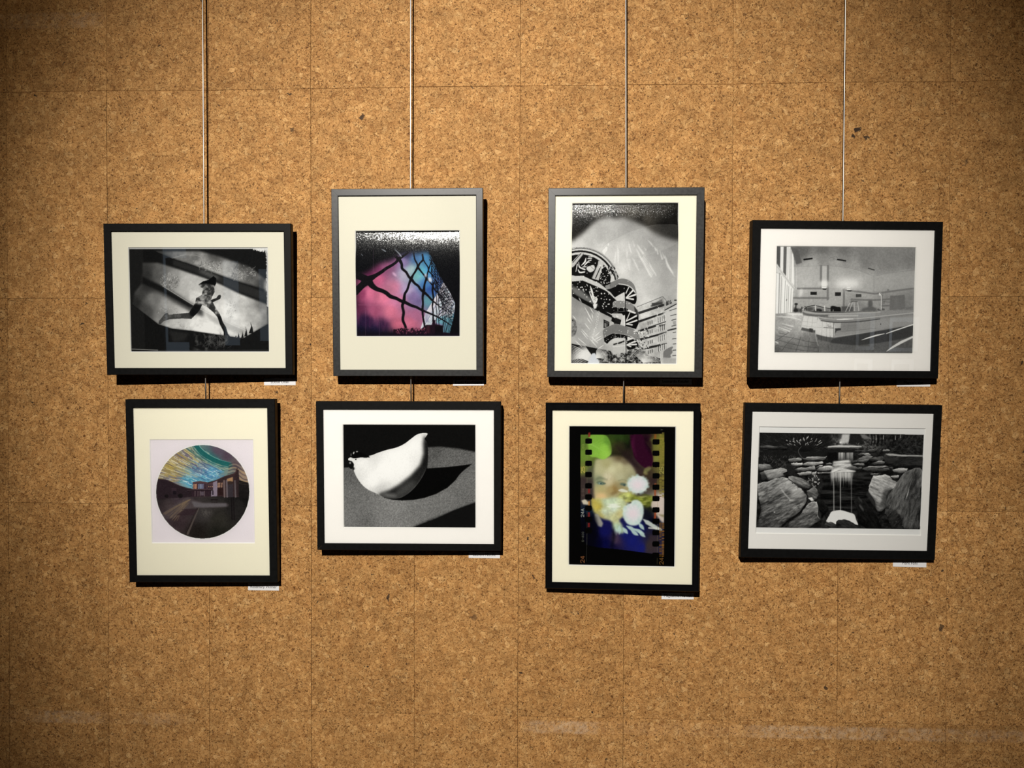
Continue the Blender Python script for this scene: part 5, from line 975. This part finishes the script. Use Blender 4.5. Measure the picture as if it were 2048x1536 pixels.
def paint_waterfall():
    s = Sheet([(66, -43), (2559, -13), (2472, 1585), (26, 1527)], 790, 508, 8, 16)
    n1, n2, n3 = s.noise(220, 5), s.noise(60, 5), s.noise(26, 4)
    full = np.ones((s.H, s.W))
    s.put(full, (10+34*tex(n2, .3, .75))[..., None]/255*np.ones(3))
    R = 1199
    pool = {}
    def tx(rot, k):
        key = (round(rot/.4), k)
        if key not in pool: pool[key] = (s.noise(130, 5, 2.2, .8, key[0]*.4, .64), s.noise(30, 4, 2.4, .6, key[0]*.4, .65))
        a, f = pool[key]; q = int(s.rng.integers(2))*2-1
        return a[::q, ::q], f[::q, ::q]
    def rock(pts, lo, hi, light=(-.4, -1), rot=-.5, crack=True, bl=1.2, smooth=True):
        P = np.array(pts, float)
        for it in range(3 if not smooth else 2):
            nx = np.roll(P, -1, 0); L = np.hypot(*(nx-P).T)[:, None]
            mid = (P+nx)/2+s.rng.normal(0, 1, P.shape)*L*(.055 if it < 2 else .04)
            P = np.stack([P, mid], 1).reshape(-1, 2)
        if smooth: P = crv(list(P)+[P[0]], 2)
        x0, y0 = P.min(0); x1, y1 = P.max(0)
        s.poly(P+np.array([2, min(16, (y1-y0)*.16)]), 9, 3, .85)
        hard = s.mask(P); m = blur(hard, bl*s.k)
        t, f = tx(rot, int(smooth))
        sh = .5-.5*(((s.X-(x0+x1)/2)/(x1-x0))*(-light[0])*1.3+((s.Y-(y0+y1)/2)/(y1-y0))*(-light[1])*1.6)
        v = lo+(hi-lo)*np.clip(.10+.62*sh+1.05*(t-.5)+1.0*(f-.5), 0, 1.1)
        inner = blur(hard, 9); rim = np.clip((hard-inner)*2, 0, 1)
        v = v*(1-.6*rim*np.clip((s.Y-(y0+y1)/2)/(y1-y0)*2+.35, 0, 1))+(hi-lo)*.22*rim*np.clip((y0+y1)/2-s.Y, 0, (y1-y0)/2)/(y1-y0)*2
        s.put(m, np.clip(v, 0, 255)[..., None]/255*np.ones(3))
        if crack:
            for _ in range(max(3, int((x1-x0)/34))):
                x, y = s.rng.uniform(x0, x1), s.rng.uniform(y0, y1); L = s.rng.uniform(.06, .26)*(x1-x0); d = rot+s.rng.normal(0, .4)
                q = [(x, y, 1.5)]
                for k in range(5): q.append((q[-1][0]+L/5*math.cos(d)+s.rng.normal(0, 5), q[-1][1]+L/5*math.sin(d)+s.rng.normal(0, 5), 3 if k < 4 else 1))
                s.line(q, 0, lo*.5 if s.rng.random() < .6 else hi*1.06, .4, hard)
            s.dots(int((x1-x0)*(y1-y0)/5000), x0, y0, x1, y1, 1.5, 4, hi*1.1, hard, .35); s.dots(int((x1-x0)*(y1-y0)/5000), x0, y0, x1, y1, 1.5, 5, lo*.5, hard, .4)
        return hard
    # woods at the back
    s.poly([(60, 40), (1330, 40), (1330, 230), (1060, 400), (480, 430), (60, 520)], 24, 20, .9)
    s.put(s.mask([(1150, 50), (1900, 50), (2000, 250), (1700, 330), (1150, 250)], 40), (34+86*tex(n3, .35, .75))[..., None]/255*np.ones(3), .85)
    s.put(s.mask([(1800, 60), (2560, 60), (2540, 400), (1950, 330)], 40), (16+46*tex(n3, .35, .75))[..., None]/255*np.ones(3), .9)
    for _ in range(520):
        x, y = s.rng.uniform(60, 1250), s.rng.uniform(50, 330); d = math.atan2(y-330, x-720)+s.rng.normal(0, .18)
        L = s.rng.uniform(24, 70); s.line([(x, y, 3), (x+L*math.cos(d), y+L*math.sin(d), 2)], 0, [14, 44, 60, 26, 84][s.rng.integers(5)], .6)
    for _ in range(420):
        x, y = s.rng.uniform(1900, 2540), s.rng.uniform(70, 330); d = s.rng.uniform(-.9, .5)
        s.line([(x, y), (x+34*math.cos(d), y+34*math.sin(d))], 4, [12, 40, 58, 24][s.rng.integers(4)], .6)
    for _ in range(36):
        x, y = s.rng.uniform(480, 990), s.rng.uniform(120, 240); d = math.atan2(y-330, x-720)
        L = s.rng.uniform(14, 38); s.line([(x, y, 6), (x+L*math.cos(d), y+L*math.sin(d), 10)], 0, 200, .8)
    for a in np.linspace(-2.9, -.25, 13): s.line(crv([(730, 330, 10), (730+150*math.cos(a), 320+100*math.sin(a), 7), (730+330*math.cos(a), 260+140*math.sin(a), 4)]), 0, 14, .9)
    s.line(crv([(690, 250, 8), (645, 310, 10), (665, 370, 10), (720, 440, 9)]), 0, 74, .9)
    s.poly([(1290, 60), (1420, 62), (1400, 190), (1300, 215), (1250, 200)], 196, 14, .9); s.poly([(1240, 62), (1300, 62), (1290, 130), (1240, 150)], 60, 8, .8); s.ell(1277, 188, 14, 14, 252)
    s.poly(crv([(1425, 62), (1580, 62), (1610, 150), (1640, 215), (1520, 225), (1395, 215)], 4), 30, 4)
    s.poly([(1570, 62), (1660, 80), (1750, 135), (1640, 140), (1600, 120)], 120, 6, .8)
    for x in (1745, 1790, 1840, 1900, 2070): s.line(crv([(x, 66), (x+8, 150), (x-6, 230)]), 20 if x != 1840 else 34, 14, .9)
    for x, y in [(2185, 90), (2110, 120), (1925, 110), (1815, 120)]: s.line([(x, y-30, 5), (x-4, y+30, 9)], 0, 190, .8)
    for _ in range(130):
        x, y = s.rng.uniform(1320, 2000), s.rng.uniform(200, 330); s.line([(x, y), (x+s.rng.uniform(-24, 24), y-s.rng.uniform(4, 22))], 4, [150, 70, 104, 40][s.rng.integers(4)], .7)
    for _ in range(150):
        x, y = s.rng.uniform(100, 600), s.rng.uniform(400, 580); d = s.rng.uniform(-2.6, -.5)
        s.line([(x, y, 4), (x+36*math.cos(d), y+36*math.sin(d), 2)], 0, [30, 96, 60, 140][s.rng.integers(4)], .7)
    rock([(70, 250), (150, 235), (400, 235), (490, 260), (470, 295), (250, 285), (100, 280)], 16, 88, (0, -1), 0)
    # ledges
    rock([(1030, 255), (1200, 235), (1500, 240), (1620, 250), (1620, 285), (1500, 300), (1290, 305), (1090, 300), (1060, 280)], 30, 84, (0, -1), 0); s.poly([(1090, 245), (1250, 228), (1480, 236), (1600, 248), (1590, 262), (1300, 264), (1080, 262)], 200, 4, .9)
    s.poly([(1080, 330), (1240, 345), (1240, 460), (1100, 470), (1070, 400)], 14, 8); s.poly([(1070, 300), (1500, 305), (1480, 345), (1240, 340), (1080, 335)], 26, 6)
    for p, lo, hi in [([(495, 440), (560, 425), (690, 425), (700, 455), (620, 480), (510, 482)], 50, 200), ([(700, 420), (800, 404), (1000, 405), (1075, 390), (1050, 440), (1010, 460), (850, 465), (740, 455)], 60, 190), ([(535, 500), (620, 490), (705, 492), (710, 530), (640, 550), (560, 540)], 60, 215), ([(715, 510), (780, 482), (1000, 472), (1020, 500), (900, 535), (780, 548), (720, 535)], 66, 210), ([(1060, 510), (1120, 495), (1155, 510), (1140, 530), (1060, 530)], 60, 190), ([(580, 600), (640, 572), (800, 558), (890, 540), (905, 600), (820, 612), (700, 625), (600, 628)], 56, 200), ([(905, 560), (960, 530), (1010, 530), (1000, 550), (920, 580)], 70, 215), ([(915, 600), (960, 560), (1060, 540), (1130, 540), (1180, 570), (1150, 595), (1060, 620), (950, 618)], 80, 232), ([(630, 650), (700, 635), (840, 628), (845, 660), (760, 685), (660, 690)], 90, 240), ([(850, 640), (915, 622), (915, 690), (880, 700), (845, 690)], 90, 232), ([(920, 645), (1000, 635), (1130, 640), (1120, 665), (960, 670)], 50, 190)]: rock(p, lo, hi, (-.1, -1), -.1, smooth=False)
    s.dots(26, 840, 640, 960, 830, 6, 14, 190, None, .8); s.dots(60, 780, 690, 1000, 900, 8, 20, 34, None, .8); s.dots(22, 780, 690, 960, 850, 5, 11, 150, None, .7)
    s.poly([(480, 520), (560, 540), (600, 640), (480, 680), (420, 640)], 28, 14, .9)
    for x, y, w, h, lo, hi in [(1630, 375, 210, 46, 60, 205), (1520, 285, 90, 18, 40, 130), (1740, 320, 170, 40, 30, 150), (1960, 315, 140, 34, 60, 190), (1530, 320, 130, 34, 24, 80), (1580, 380, 130, 34, 24, 76)]: rock([(x-w/2+20, y), (x-w/4, y-h/2), (x+w/3, y-h/2), (x+w/2, y), (x+w/4, y+h/2), (x-w/3, y+h/2)], lo, hi, (-.1, -1), 0, smooth=False)
    # right hand ledges
    big = rock([(1940, 370), (2000, 360), (2200, 385), (2540, 390), (2530, 590), (2300, 580), (2100, 560), (1960, 510), (1930, 430)], 20, 66, (-.2, -1), .2); s.poly([(1950, 362), (2050, 358), (2200, 378), (2520, 388), (2520, 404), (2200, 402), (2000, 388)], 178, 4, .9)
    for p, lo, hi in [([(1530, 445), (1620, 395), (1720, 388), (1770, 400), (1700, 460), (1650, 500), (1540, 490), (1520, 465)], 60, 196), ([(1395, 480), (1440, 460), (1530, 450), (1530, 490), (1440, 500), (1390, 505)], 36, 110), ([(1700, 430), (1800, 410), (1920, 405), (1930, 450), (1800, 470), (1720, 480)], 30, 150), ([(1720, 520), (1800, 485), (1900, 465), (1950, 480), (1930, 520), (1800, 535)], 60, 196), ([(1450, 520), (1520, 505), (1630, 510), (1640, 540), (1520, 548)], 60, 200), ([(1330, 565), (1400, 540), (1450, 535), (1530, 570), (1600, 560), (1590, 590), (1480, 610), (1400, 595)], 40, 190), ([(1600, 590), (1680, 560), (1760, 550), (2000, 580), (2020, 610), (1960, 625), (1760, 630), (1660, 620)], 46, 150), ([(1600, 570), (1700, 552), (1900, 548), (2060, 570), (2060, 592), (1850, 576), (1680, 572)], 100, 220), ([(2060, 600), (2150, 580), (2290, 585), (2270, 640), (2180, 660), (2080, 640)], 90, 215), ([(1720, 665), (1790, 655), (1850, 660), (1840, 680), (1730, 690)], 60, 170), ([(2030, 700), (2090, 690), (2160, 690), (2140, 740), (2070, 740)], 90, 220)]: rock(p, lo, hi, (-.1, -1), 0, smooth=False)
    # water
    def fall(x0, x1, y0, y1, lo, hi, n_, jag):
        for k in range(n_):
            t = s.rng.random(); x = x0+(x1-x0)*t; L = (y1-y0)*s.rng.uniform(.35, 1) if jag else (y1-y0)
            s.line([(x, y0+s.rng.uniform(0, 8), 10), (x+s.rng.normal(0, 2), y0+L*.6, 7), (x+s.rng.normal(0, 3), y0+L, 2)], 0, s.rng.uniform(lo, hi), .5, None, 4)
    s.poly([(1235, 345), (1470, 345), (1465, 460), (1240, 455)], 60, 6); fall(1240, 1465, 345, 455, 110, 236, 40, False)
    s.poly(crv([(1215, 480), (1300, 462), (1400, 458), (1400, 500), (1440, 530), (1340, 560), (1330, 590), (1480, 612), (1500, 632), (1340, 640), (1130, 645), (1180, 600), (1180, 540), (1160, 510)], 4), 196, 8)
    s.put(s.mask([(1170, 470), (1420, 460), (1440, 540), (1330, 560), (1500, 640), (1130, 650)], 10), (120+110*tex(s.noise(40, 4, 4, .6, -.1), .3, .7))[..., None]/255*np.ones(3), .8)
    s.line(crv([(1170, 640, 6), (1260, 610, 10), (1320, 600, 4)]), 0, 110, .7)
    wallm = s.mask([(1000, 660), (1700, 640), (1760, 700), (1690, 900), (1720, 1050), (1600, 1240), (960, 1230), (960, 1050), (1020, 820)], 14)
    s.put(wallm, (8+40*tex(s.noise(90, 5, 3, .35), .4, .75))[..., None]/255*np.ones(3), .95)
    for y in (760, 1010, 1045, 1090, 720): s.line(crv([(1060, y+4, 3), (1250, y-4, 6), (1480, y+6, 5), (1620, y-4, 2)]), 0, 72, .5, None, 4)
    s.poly([(1120, 648), (1480, 640), (1450, 720), (1130, 720)], 180, 14, .55); fall(1125, 1465, 645, 890, 100, 236, 80, True); fall(1150, 1440, 645, 790, 150, 240, 50, True)
    for x, y1 in [(1176, 1210), (1275, 1205), (1200+240, 1240)]: s.line([(x-4, 650, 14), (x, 900, 12), (x+2, y1, 12)], 0, 200 if x < 1400 else 120, .75, None, 4)
    s.poly(crv([(1060, 1370), (1110, 1280), (1140, 1230), (1200, 1212), (1290, 1208), (1400, 1240), (1480, 1270), (1510, 1350), (1535, 1440), (1400, 1440), (1200, 1420), (1100, 1390)], 4), 226, 5); s.ell(1230, 1300, 90, 40, 200, .2, 24, .6); s.ell(1400, 1330, 70, 30, 240, .3, 20, .7)
    # boulders
    rock([(1210, 1380), (1240, 1350), (1330, 1342), (1420, 1370), (1500, 1420), (1570, 1470), (1560, 1500), (1250, 1490), (1205, 1430)], 10, 60, (-.2, -1), .4)
    rock([(1060, 1385), (1130, 1378), (1200, 1410), (1240, 1480), (1200, 1500), (1000, 1480)], 20, 90, (-.2, -1), .3)
    rock([(1530, 1260), (1480, 1080), (1540, 1010), (1660, 1080), (1780, 1240), (1900, 1480), (1700, 1500), (1560, 1400)], 8, 34, (-.3, -1), 1.)
    rock([(940, 1040), (1040, 1060), (1100, 1190), (1010, 1300), (960, 1330), (930, 1180)], 8, 34, (-.2, -1), .8); s.ell(1590, 1170, 16, 60, 84, -.6, 6, .8); s.ell(1570, 1050, 14, 50, 62, -.7, 6, .8)
    rock([(60, 510), (140, 506), (230, 525), (270, 580), (160, 600), (60, 605)], 80, 168, (-.1, -1), 0)
    rock([(140, 610), (260, 590), (380, 565), (470, 590), (480, 620), (420, 650), (430, 690), (330, 740), (190, 750), (110, 640)], 96, 176, (.2, -1), -.3); s.poly([(45, 620), (100, 660), (150, 650), (190, 740), (50, 790)], 22, 4)
    rock([(75, 640), (140, 625), (190, 745), (110, 765)], 40, 96, (0, -1), 1., False)
    rock([(40, 815), (140, 775), (300, 725), (400, 705), (470, 720), (560, 770), (650, 840), (730, 920), (775, 990), (770, 1070), (720, 1150), (640, 1250), (520, 1330), (460, 1380), (400, 1450), (250, 1480), (20, 1480)], 44, 178, (.3, -.9), -.5)
    s.put(s.ell_mask(600, 900, 170, 90, .7, 50), 196, .4); s.line(crv([(380, 860, 10), (440, 950, 16), (520, 1035, 14)]), 0, 196, .7, None, 6); s.line(crv([(520, 1052, 16), (600, 1050, 8), (690, 1046, 5)]), 0, 206, .75, None, 5); s.ell(560, 800, 8, 9, 24); s.line(crv([(600, 820, 3), (640, 860, 6), (636, 890, 3)]), 0, 24); s.ell(656, 1168, 9, 8, 22); s.ell(295, 1228, 12, 8, 190, .4, 2)
    for p in [[(520, 1150), (560, 1130), (720, 1080)], [(380, 1180), (480, 1160), (540, 1120)], [(200, 1270), (380, 1250), (480, 1180)]]: s.line(crv(p), 5, 30, .7)
    rock([(500, 700), (560, 690), (680, 720), (760, 760), (850, 830), (850, 870), (740, 885), (650, 850), (570, 780), (500, 730)], 70, 196, (-.1, -1), .5)
    rock([(770, 920), (850, 870), (890, 840), (930, 900), (948, 970), (920, 1040), (860, 1065), (790, 1020), (780, 960)], 56, 180, (.2, -1), .6); s.poly([(790, 1020), (850, 1010), (880, 1060), (840, 1065)], 214, 5)
    s.poly([(700, 880), (760, 900), (780, 960), (740, 950)], 16, 8)
    rock([(450, 1450), (520, 1370), (640, 1290), (740, 1180), (800, 1100), (880, 1070), (920, 1080), (940, 1180), (950, 1290), (980, 1340), (920, 1390), (830, 1450), (640, 1490), (450, 1480)], 56, 190, (-.2, -.9), -.6); s.poly([(930, 1150), (985, 1260), (985, 1350), (920, 1390), (945, 1290)], 46, 8, .8); s.line(crv([(905, 1080), (940, 1160), (930, 1270), (960, 1330)]), 6, 212, .6); s.line(crv([(400, 1455), (520, 1340), (640, 1260), (740, 1155), (780, 1060)]), 14, 10, .9, None, 4)
    rock([(1770, 690), (1860, 685), (2020, 700), (2060, 760), (2140, 800), (2120, 870), (2000, 920), (1960, 1000), (1950, 1170), (1910, 1220), (1830, 1230), (1800, 1160), (1760, 1020), (1695, 910), (1700, 850), (1740, 760)], 90, 220, (-.5, -.8), .3, smooth=False); s.poly([(1920, 920), (2070, 870), (2000, 1010), (1950, 1180), (1860, 1160), (1900, 1040)], 60, 18, .75)
    s.poly([(1690, 910), (1770, 1040), (1810, 1180), (1760, 1120), (1660, 980)], 44, 6, .9)
    rock([(2480, 575), (2510, 610), (2530, 700), (2500, 1100), (2470, 1510), (2240, 1500), (2180, 1330), (2130, 1240), (1950, 1180), (1945, 1100), (2000, 980), (2100, 860), (2180, 720), (2280, 630), (2400, 580)], 36, 128, (-.4, -.8), -1.1, smooth=False)
    rock([(1950, 1185), (2130, 1240), (2180, 1330), (2240, 1500), (2050, 1500), (1990, 1340), (1940, 1260)], 20, 74, (-.4, -.8), -1., False); s.line(crv([(2310, 900, 4), (2290, 970, 12), (2260, 1050, 5)]), 0, 190, .85); s.line(crv([(2370, 740, 4), (2330, 830, 6), (2240, 1110, 4), (2210, 1190, 4)]), 0, 140, .6)
    s.dots(60, 2000, 900, 2480, 1450, 3, 7, 140, None, .4); s.ell(2160, 1240, 30, 36, 110, 0, 8, .7)
    s.grain(6)
    s.put(1-s.mask([(66, 38), (2541, 72), (2472, 1503), (28, 1452)]), (238, 234, 236))
    return s.done()

# ------------------------------------------------------------------ framed photographs
def lin(a): return np.where(a <= .04045, a/12.92, ((a+.055)/1.055)**2.4)

def print_mesh(win, pix, gain, curl=(0., .1)):
    """A sheet of paper as a fine grid whose points carry the picture."""
    h, w = pix.shape[:2]
    x0, x1, y0, y1 = win
    xs = x0+(np.arange(w)+.5)/w*(x1-x0); ys = y1-(np.arange(h)+.5)/h*(y1-y0)
    xs = np.r_[x0-.004, xs, x1+.004]; ys = np.r_[y1+.004, ys, y0-.004]
    pix = np.pad(pix, ((1, 1), (1, 1), (0, 0)), mode='edge')
    H, Wd = pix.shape[:2]
    co = np.zeros((H, Wd, 3), np.float32); co[..., 0] = xs[None, :]; co[..., 1] = ys[:, None]; co[..., 2] = -.0068
    t = np.clip((ys-(y1-curl[1]))/curl[1], 0, None)                       # the sheet hangs loose and its top edge curls back from the mat
    co[..., 2] -= (curl[0]*curl[1]*np.clip(t, 0, 1.05)**2.6/2.6)[:, None]
    if curl[0]:                                                   # below the curl it bellies a little through the window
        bel = np.clip((ys-(y1-.30))/.2, 0, 1)
        co[..., 2] += (.0020*bel*bel*(3-2*bel))[:, None]
    idx = np.arange(H*Wd).reshape(H, Wd)
    q = np.stack([idx[1:, :-1], idx[1:, 1:], idx[:-1, 1:], idx[:-1, :-1]], -1).reshape(-1, 4)
    me = bpy.data.meshes.new('print')
    me.vertices.add(H*Wd); me.vertices.foreach_set('co', co.ravel())
    me.loops.add(q.size); me.loops.foreach_set('vertex_index', q.ravel().astype(np.int32))
    me.polygons.add(len(q)); me.polygons.foreach_set('loop_start', np.arange(0, q.size, 4, dtype=np.int32))
    me.update(calc_edges=True)
    a = me.color_attributes.new('picture', 'FLOAT_COLOR', 'POINT')
    c = np.ones((H*Wd, 4), np.float32); c[:, :3] = np.clip(lin(pix.reshape(-1, 3))*gain, .002, .9)
    a.data.foreach_set('color', c.ravel())
    return me

def framed_photo(painter, centre, size, tilt, inner, win, frame_mat, board, label, gain=1., depth=.022, lip=False, curl=(0., .1)):
    root = bpy.data.objects.new('framed_photograph', None); COL.objects.link(root)
    root.empty_display_size = .1
    root['label'] = label; root['category'] = 'framed photo'; root['group'] = 'framed photographs hung on the cork wall'
    ro, pi, ya = (math.radians(a) for a in tilt)
    M = Matrix.Rotation(ya, 3, 'Y') @ Matrix.Rotation(pi, 3, 'X') @ Matrix.Rotation(ro, 3, 'Z')
    root.matrix_world = Matrix.Translation(W3(centre[0], centre[1], centre[2])) @ (TOW @ M).to_4x4()
    w, h = size[0]/2, size[1]/2
    x0, x1, y0, y1 = inner
    # moulding: four mitred bars
    bm = bmesh.new()
    O = [(-w, -h), (w, -h), (w, h), (-w, h)]; I = [(x0, y0), (x1, y0), (x1, y1), (x0, y1)]
    r = .0012
    for k in range(4):
        a, b = O[k], O[(k+1) % 4]; c, d = I[(k+1) % 4], I[k]
        def P(p, t, z, sh):                      # t: 0 outer edge .. 1 inner edge, sh: shrink along the bar for the mitre line
            o_, i_ = (a, d) if p == 0 else (b, c)
            q = Vector((o_[0]+(i_[0]-o_[0])*t, o_[1]+(i_[1]-o_[1])*t, z))
            al = Vector((b[0]-a[0], b[1]-a[1], 0)).normalized()
            return q+al*(sh if p == 0 else -sh)
        wd = (Vector(a)-Vector(d)).length/1.414
        prof = [(0, -depth), (0, -r), (r/wd, 0), (1-r/wd, 0)] if not lip else [(0, -depth), (0, -r), (r/wd, 0), (.16, 0), (.22, -.0014), (.78, -.0014), (.84, 0), (1-r/wd, 0)]
        prof += [(1, -r), (1, -min(.0185, depth-.002)), (.55, -min(.0185, depth-.002)), (.55, -depth)]
        A = [bm.verts.new(P(0, t, z, .00012)) for t, z in prof]; B = [bm.verts.new(P(1, t, z, .00012)) for t, z in prof]
        for i in range(len(prof)):
            j = (i+1) % len(prof); bm.faces.new((A[i], A[j], B[j], B[i]))
        bm.faces.new(A[::-1]); bm.faces.new(B)
    bm_obj('frame', bm, frame_mat, root)
    # glazing
    bm = bmesh.new(); m_ = .004
    bm.faces.new([bm.verts.new(p) for p in rect(x0-m_, x1+m_, y0-m_, y1+m_, -.0032)])
    bm_obj('glass', bm, GLASS, root)
    # window mat with its bevelled cut edge
    q0, q1, p0, p1 = win; e = .0018
    bm = bmesh.new()
    ringquads(bm, rect(x0-m_, x1+m_, y0-m_, y1+m_, -.0045), rect(q0-e, q1+e, p0-e, p1+e, -.0045))
    mt = bm_obj('mat_board', bm, board, root)
    bm = bmesh.new()
    ringquads(bm, rect(q0-e, q1+e, p0-e, p1+e, -.0045), rect(q0, q1, p0, p1, -.0066))
    bm_obj('mat_bevel', bm, CORE, mt)
    pm = print_mesh(win, painter(), gain, curl)
    link('print', pm, PHOTO, root)
    bm = bmesh.new(); add_box(bm, x0-.0015, x1+.0015, y0-.0015, y1+.0015, -min(.0168, depth-.0045), -min(.0145, depth-.006))
    bm_obj('backing_board', bm, BOARD, root)
    return root

FRAMES = [
    (paint_runner, (-.921, .2336, .053), (.5374, .4336), (.13, 2.06, 2.08), (-.2474, .2479, -.1968, .1946), (-.1994, .1988, -.1492, .1482), BLACK, CREAM, 'black framed black-and-white photo of a running silhouette, cream mat', 1.15, .022, False),
    (paint_mesh, (-.3164, .2801, .053), (.4313, .5315), (.07, 2.12, .31), (-.1958, .196, -.2471, .2456), (-.1473, .1478, -.151, .1468), SATIN, CREAM, 'charcoal framed pink and blue colour photo of wavy wire mesh, cream mat', .95, .022, False, (.168, .11)),
    (paint_palms, (.3, .2781, .053), (.4348, .5314), (-.18, 1.47, -.41), (-.1975, .1958, -.2477, .2444), (-.1491, .1453, -.2259, .223), SATIN, CREAM, 'charcoal framed black-and-white photo of spiral stairs and palm fronds, cream mat', .95, .022, False, (.135, .125)),
    (paint_hall, (.9108, .2298, .053), (.5308, .4348), (-.22, 1.94, 3.16), (-.2419, .2441, -.1965, .1953), (-.1941, .1935, -.1471, .146), BLACK, WHITE, 'black framed grey photo of an empty hall with curved counter, white mat', 1.15, .026, False),
    (paint_solar, (-.9175, -.3202, .042), (.4341, .5341), (.24, 1.73, 1.42), (-.1959, .194, -.2474, .2423), (-.1494, .1494, -.1513, .1483), BLACK, CREAM, 'black framed round colour photo of streaked sky over a building, cream mat', 1.12, .022, False),
    (paint_bird, (-.3144, -.2722, .042), (.5301, .4292), (.08, 1.71, 1.04), (-.2446, .2447, -.1953, .1914), (-.1877, .1912, -.1485, .1468), BLACK, WHITE, 'black framed black-and-white photo of a white ceramic bird, white mat', 1.05, .022, False),
    (paint_film, (.2947, -.326, .042), (.4338, .533), (0, 1.27, -1.58), (-.1979, .1978, -.2478, .2452), (-.149, .1485, -.1977, .1987), GLOSSY, CREAM, 'glossy black framed film-strip photo of a face behind white flowers', .9, .022, True),
    (paint_waterfall, (.9043, -.2791, .040), (.5467, .4386), (-.52, 3.18, 1.64), (-.2522, .2516, -.1942, .1965), (-.2295, .2316, -.1488, .1514), BLACK, WHITE, 'black framed black-and-white photo of a waterfall among boulders, white mat', 1.35, .0185, False),
]
for a in FRAMES: framed_photo(*a)

# ------------------------------------------------------------------ hanging rods
def hanging_rod(pts, label):
    bm = bmesh.new(); add_tube(bm, [W3(*p) for p in pts], .002, 14)
    # hook clamps that carry the two frames
    o = bm_obj('hanging_rod', bm, STEEL, None, None, True)
    o['label'] = label; o['category'] = 'hanging rod'; o['group'] = 'steel rods the pictures hang from'
    return o
TOPU = RH-EYE
for pts, lb in [
    ([(-.928, TOPU, .026), (-.9185, .9, .026), (-.9166, .4676, .026), (-.913, -.02, .025), (-.9125, -.075, .0235)], 'steel rod behind the running silhouette photo, leftmost of the four rods'),
    ([(-.312, TOPU, .026), (-.3122, 1.09, .026), (-.3124, .5645, .026), (-.3105, -.018, .025), (-.3102, -.08, .0235)], 'steel rod rising above the pink and blue wire mesh photo'),
    ([(.2985, TOPU, .026), (.3015, 1.083, .026), (.304, .5597, .026), (.2995, -.016, .025), (.2993, -.08, .0235)], 'steel rod rising above the spiral stairs and palm fronds photo'),
    ([(.923, TOPU, .026), (.9142, 1.0724, .026), (.9113, .4709, .026), (.9057, -.0354, .025), (.9052, -.085, .0235)], 'steel rod behind the empty hall photo, rightmost of the four rods')]:
    hanging_rod(pts, lb)

# ------------------------------------------------------------------ name cards
def name_card(x, up, w, h, text, label, roll=0., size=.0118, dy=0.):
    bm = bmesh.new(); add_box(bm, -w/2, w/2, -h/2, h/2, .0003, .0009)
    o = bm_obj('name_card', bm, CARD)
    o.matrix_world = Matrix.Translation(W3(x, up, 0)) @ (TOW @ Matrix.Rotation(roll, 3, 'Z')).to_4x4()
    o['label'] = label; o['category'] = 'name card'; o['group'] = 'white name cards under the pictures'
    cu = bpy.data.curves.new('lettering', 'FONT'); cu.body = text; cu.size = size; cu.align_x = 'CENTER'; cu.align_y = 'CENTER'; cu.space_character = .98
    t = bpy.data.objects.new('lettering', cu); COL.objects.link(t)
    me = bpy.data.meshes.new_from_object(t.evaluated_get(bpy.context.evaluated_depsgraph_get()))
    bpy.data.objects.remove(t, do_unlink=True); me.name = 'lettering'
    for v in me.vertices: v.co.x *= .92; v.co.z = .0011; v.co.y += dy
    me.materials.clear(); l = link('lettering', me, INK, o)
    return o
CARDS = [(-.7025, -.0025, .0941, .0204, 'Louise Odell', 'white card at the lower right corner of the running silhouette photo', .006, -.0005),
         (-.1467, -.004, .0904, .0164, 'Kiomi Kirschmann', 'white card half shaded beneath the wire mesh photo', .008, .001),
         (.4512, .0005, .0923, .0161, 'Leonardo Kessler', 'white card wholly shaded beneath the spiral stairs photo', 0, .001),
         (1.1216, -.0019, .0935, .0186, 'Manuela Var', 'white card at the lower right corner of the empty hall photo', 0, .0015),
         (-.7517, -.6073, .0924, .021, 'Rosemary Winner', 'white card beneath the round streaked sky photo', 0, 0),
         (-.0994, -.5057, .0915, .0174, 'Laurent Nicolle', 'white card beneath the ceramic bird photo', 0, .001),
         (.4597, -.6178, .0924, .0182, 'Magdalena Nowak', 'white card beneath the film-strip face photo', .006, .001),
         (1.115, -.5156, .0935, .0194, 'Mark Fohl', 'white card beneath the waterfall photo', -.012, .001)]
for x, u, w, h, tx, lb, ro, dy in CARDS: name_card(x, u, w, h, tx, lb, ro, .0118, dy)
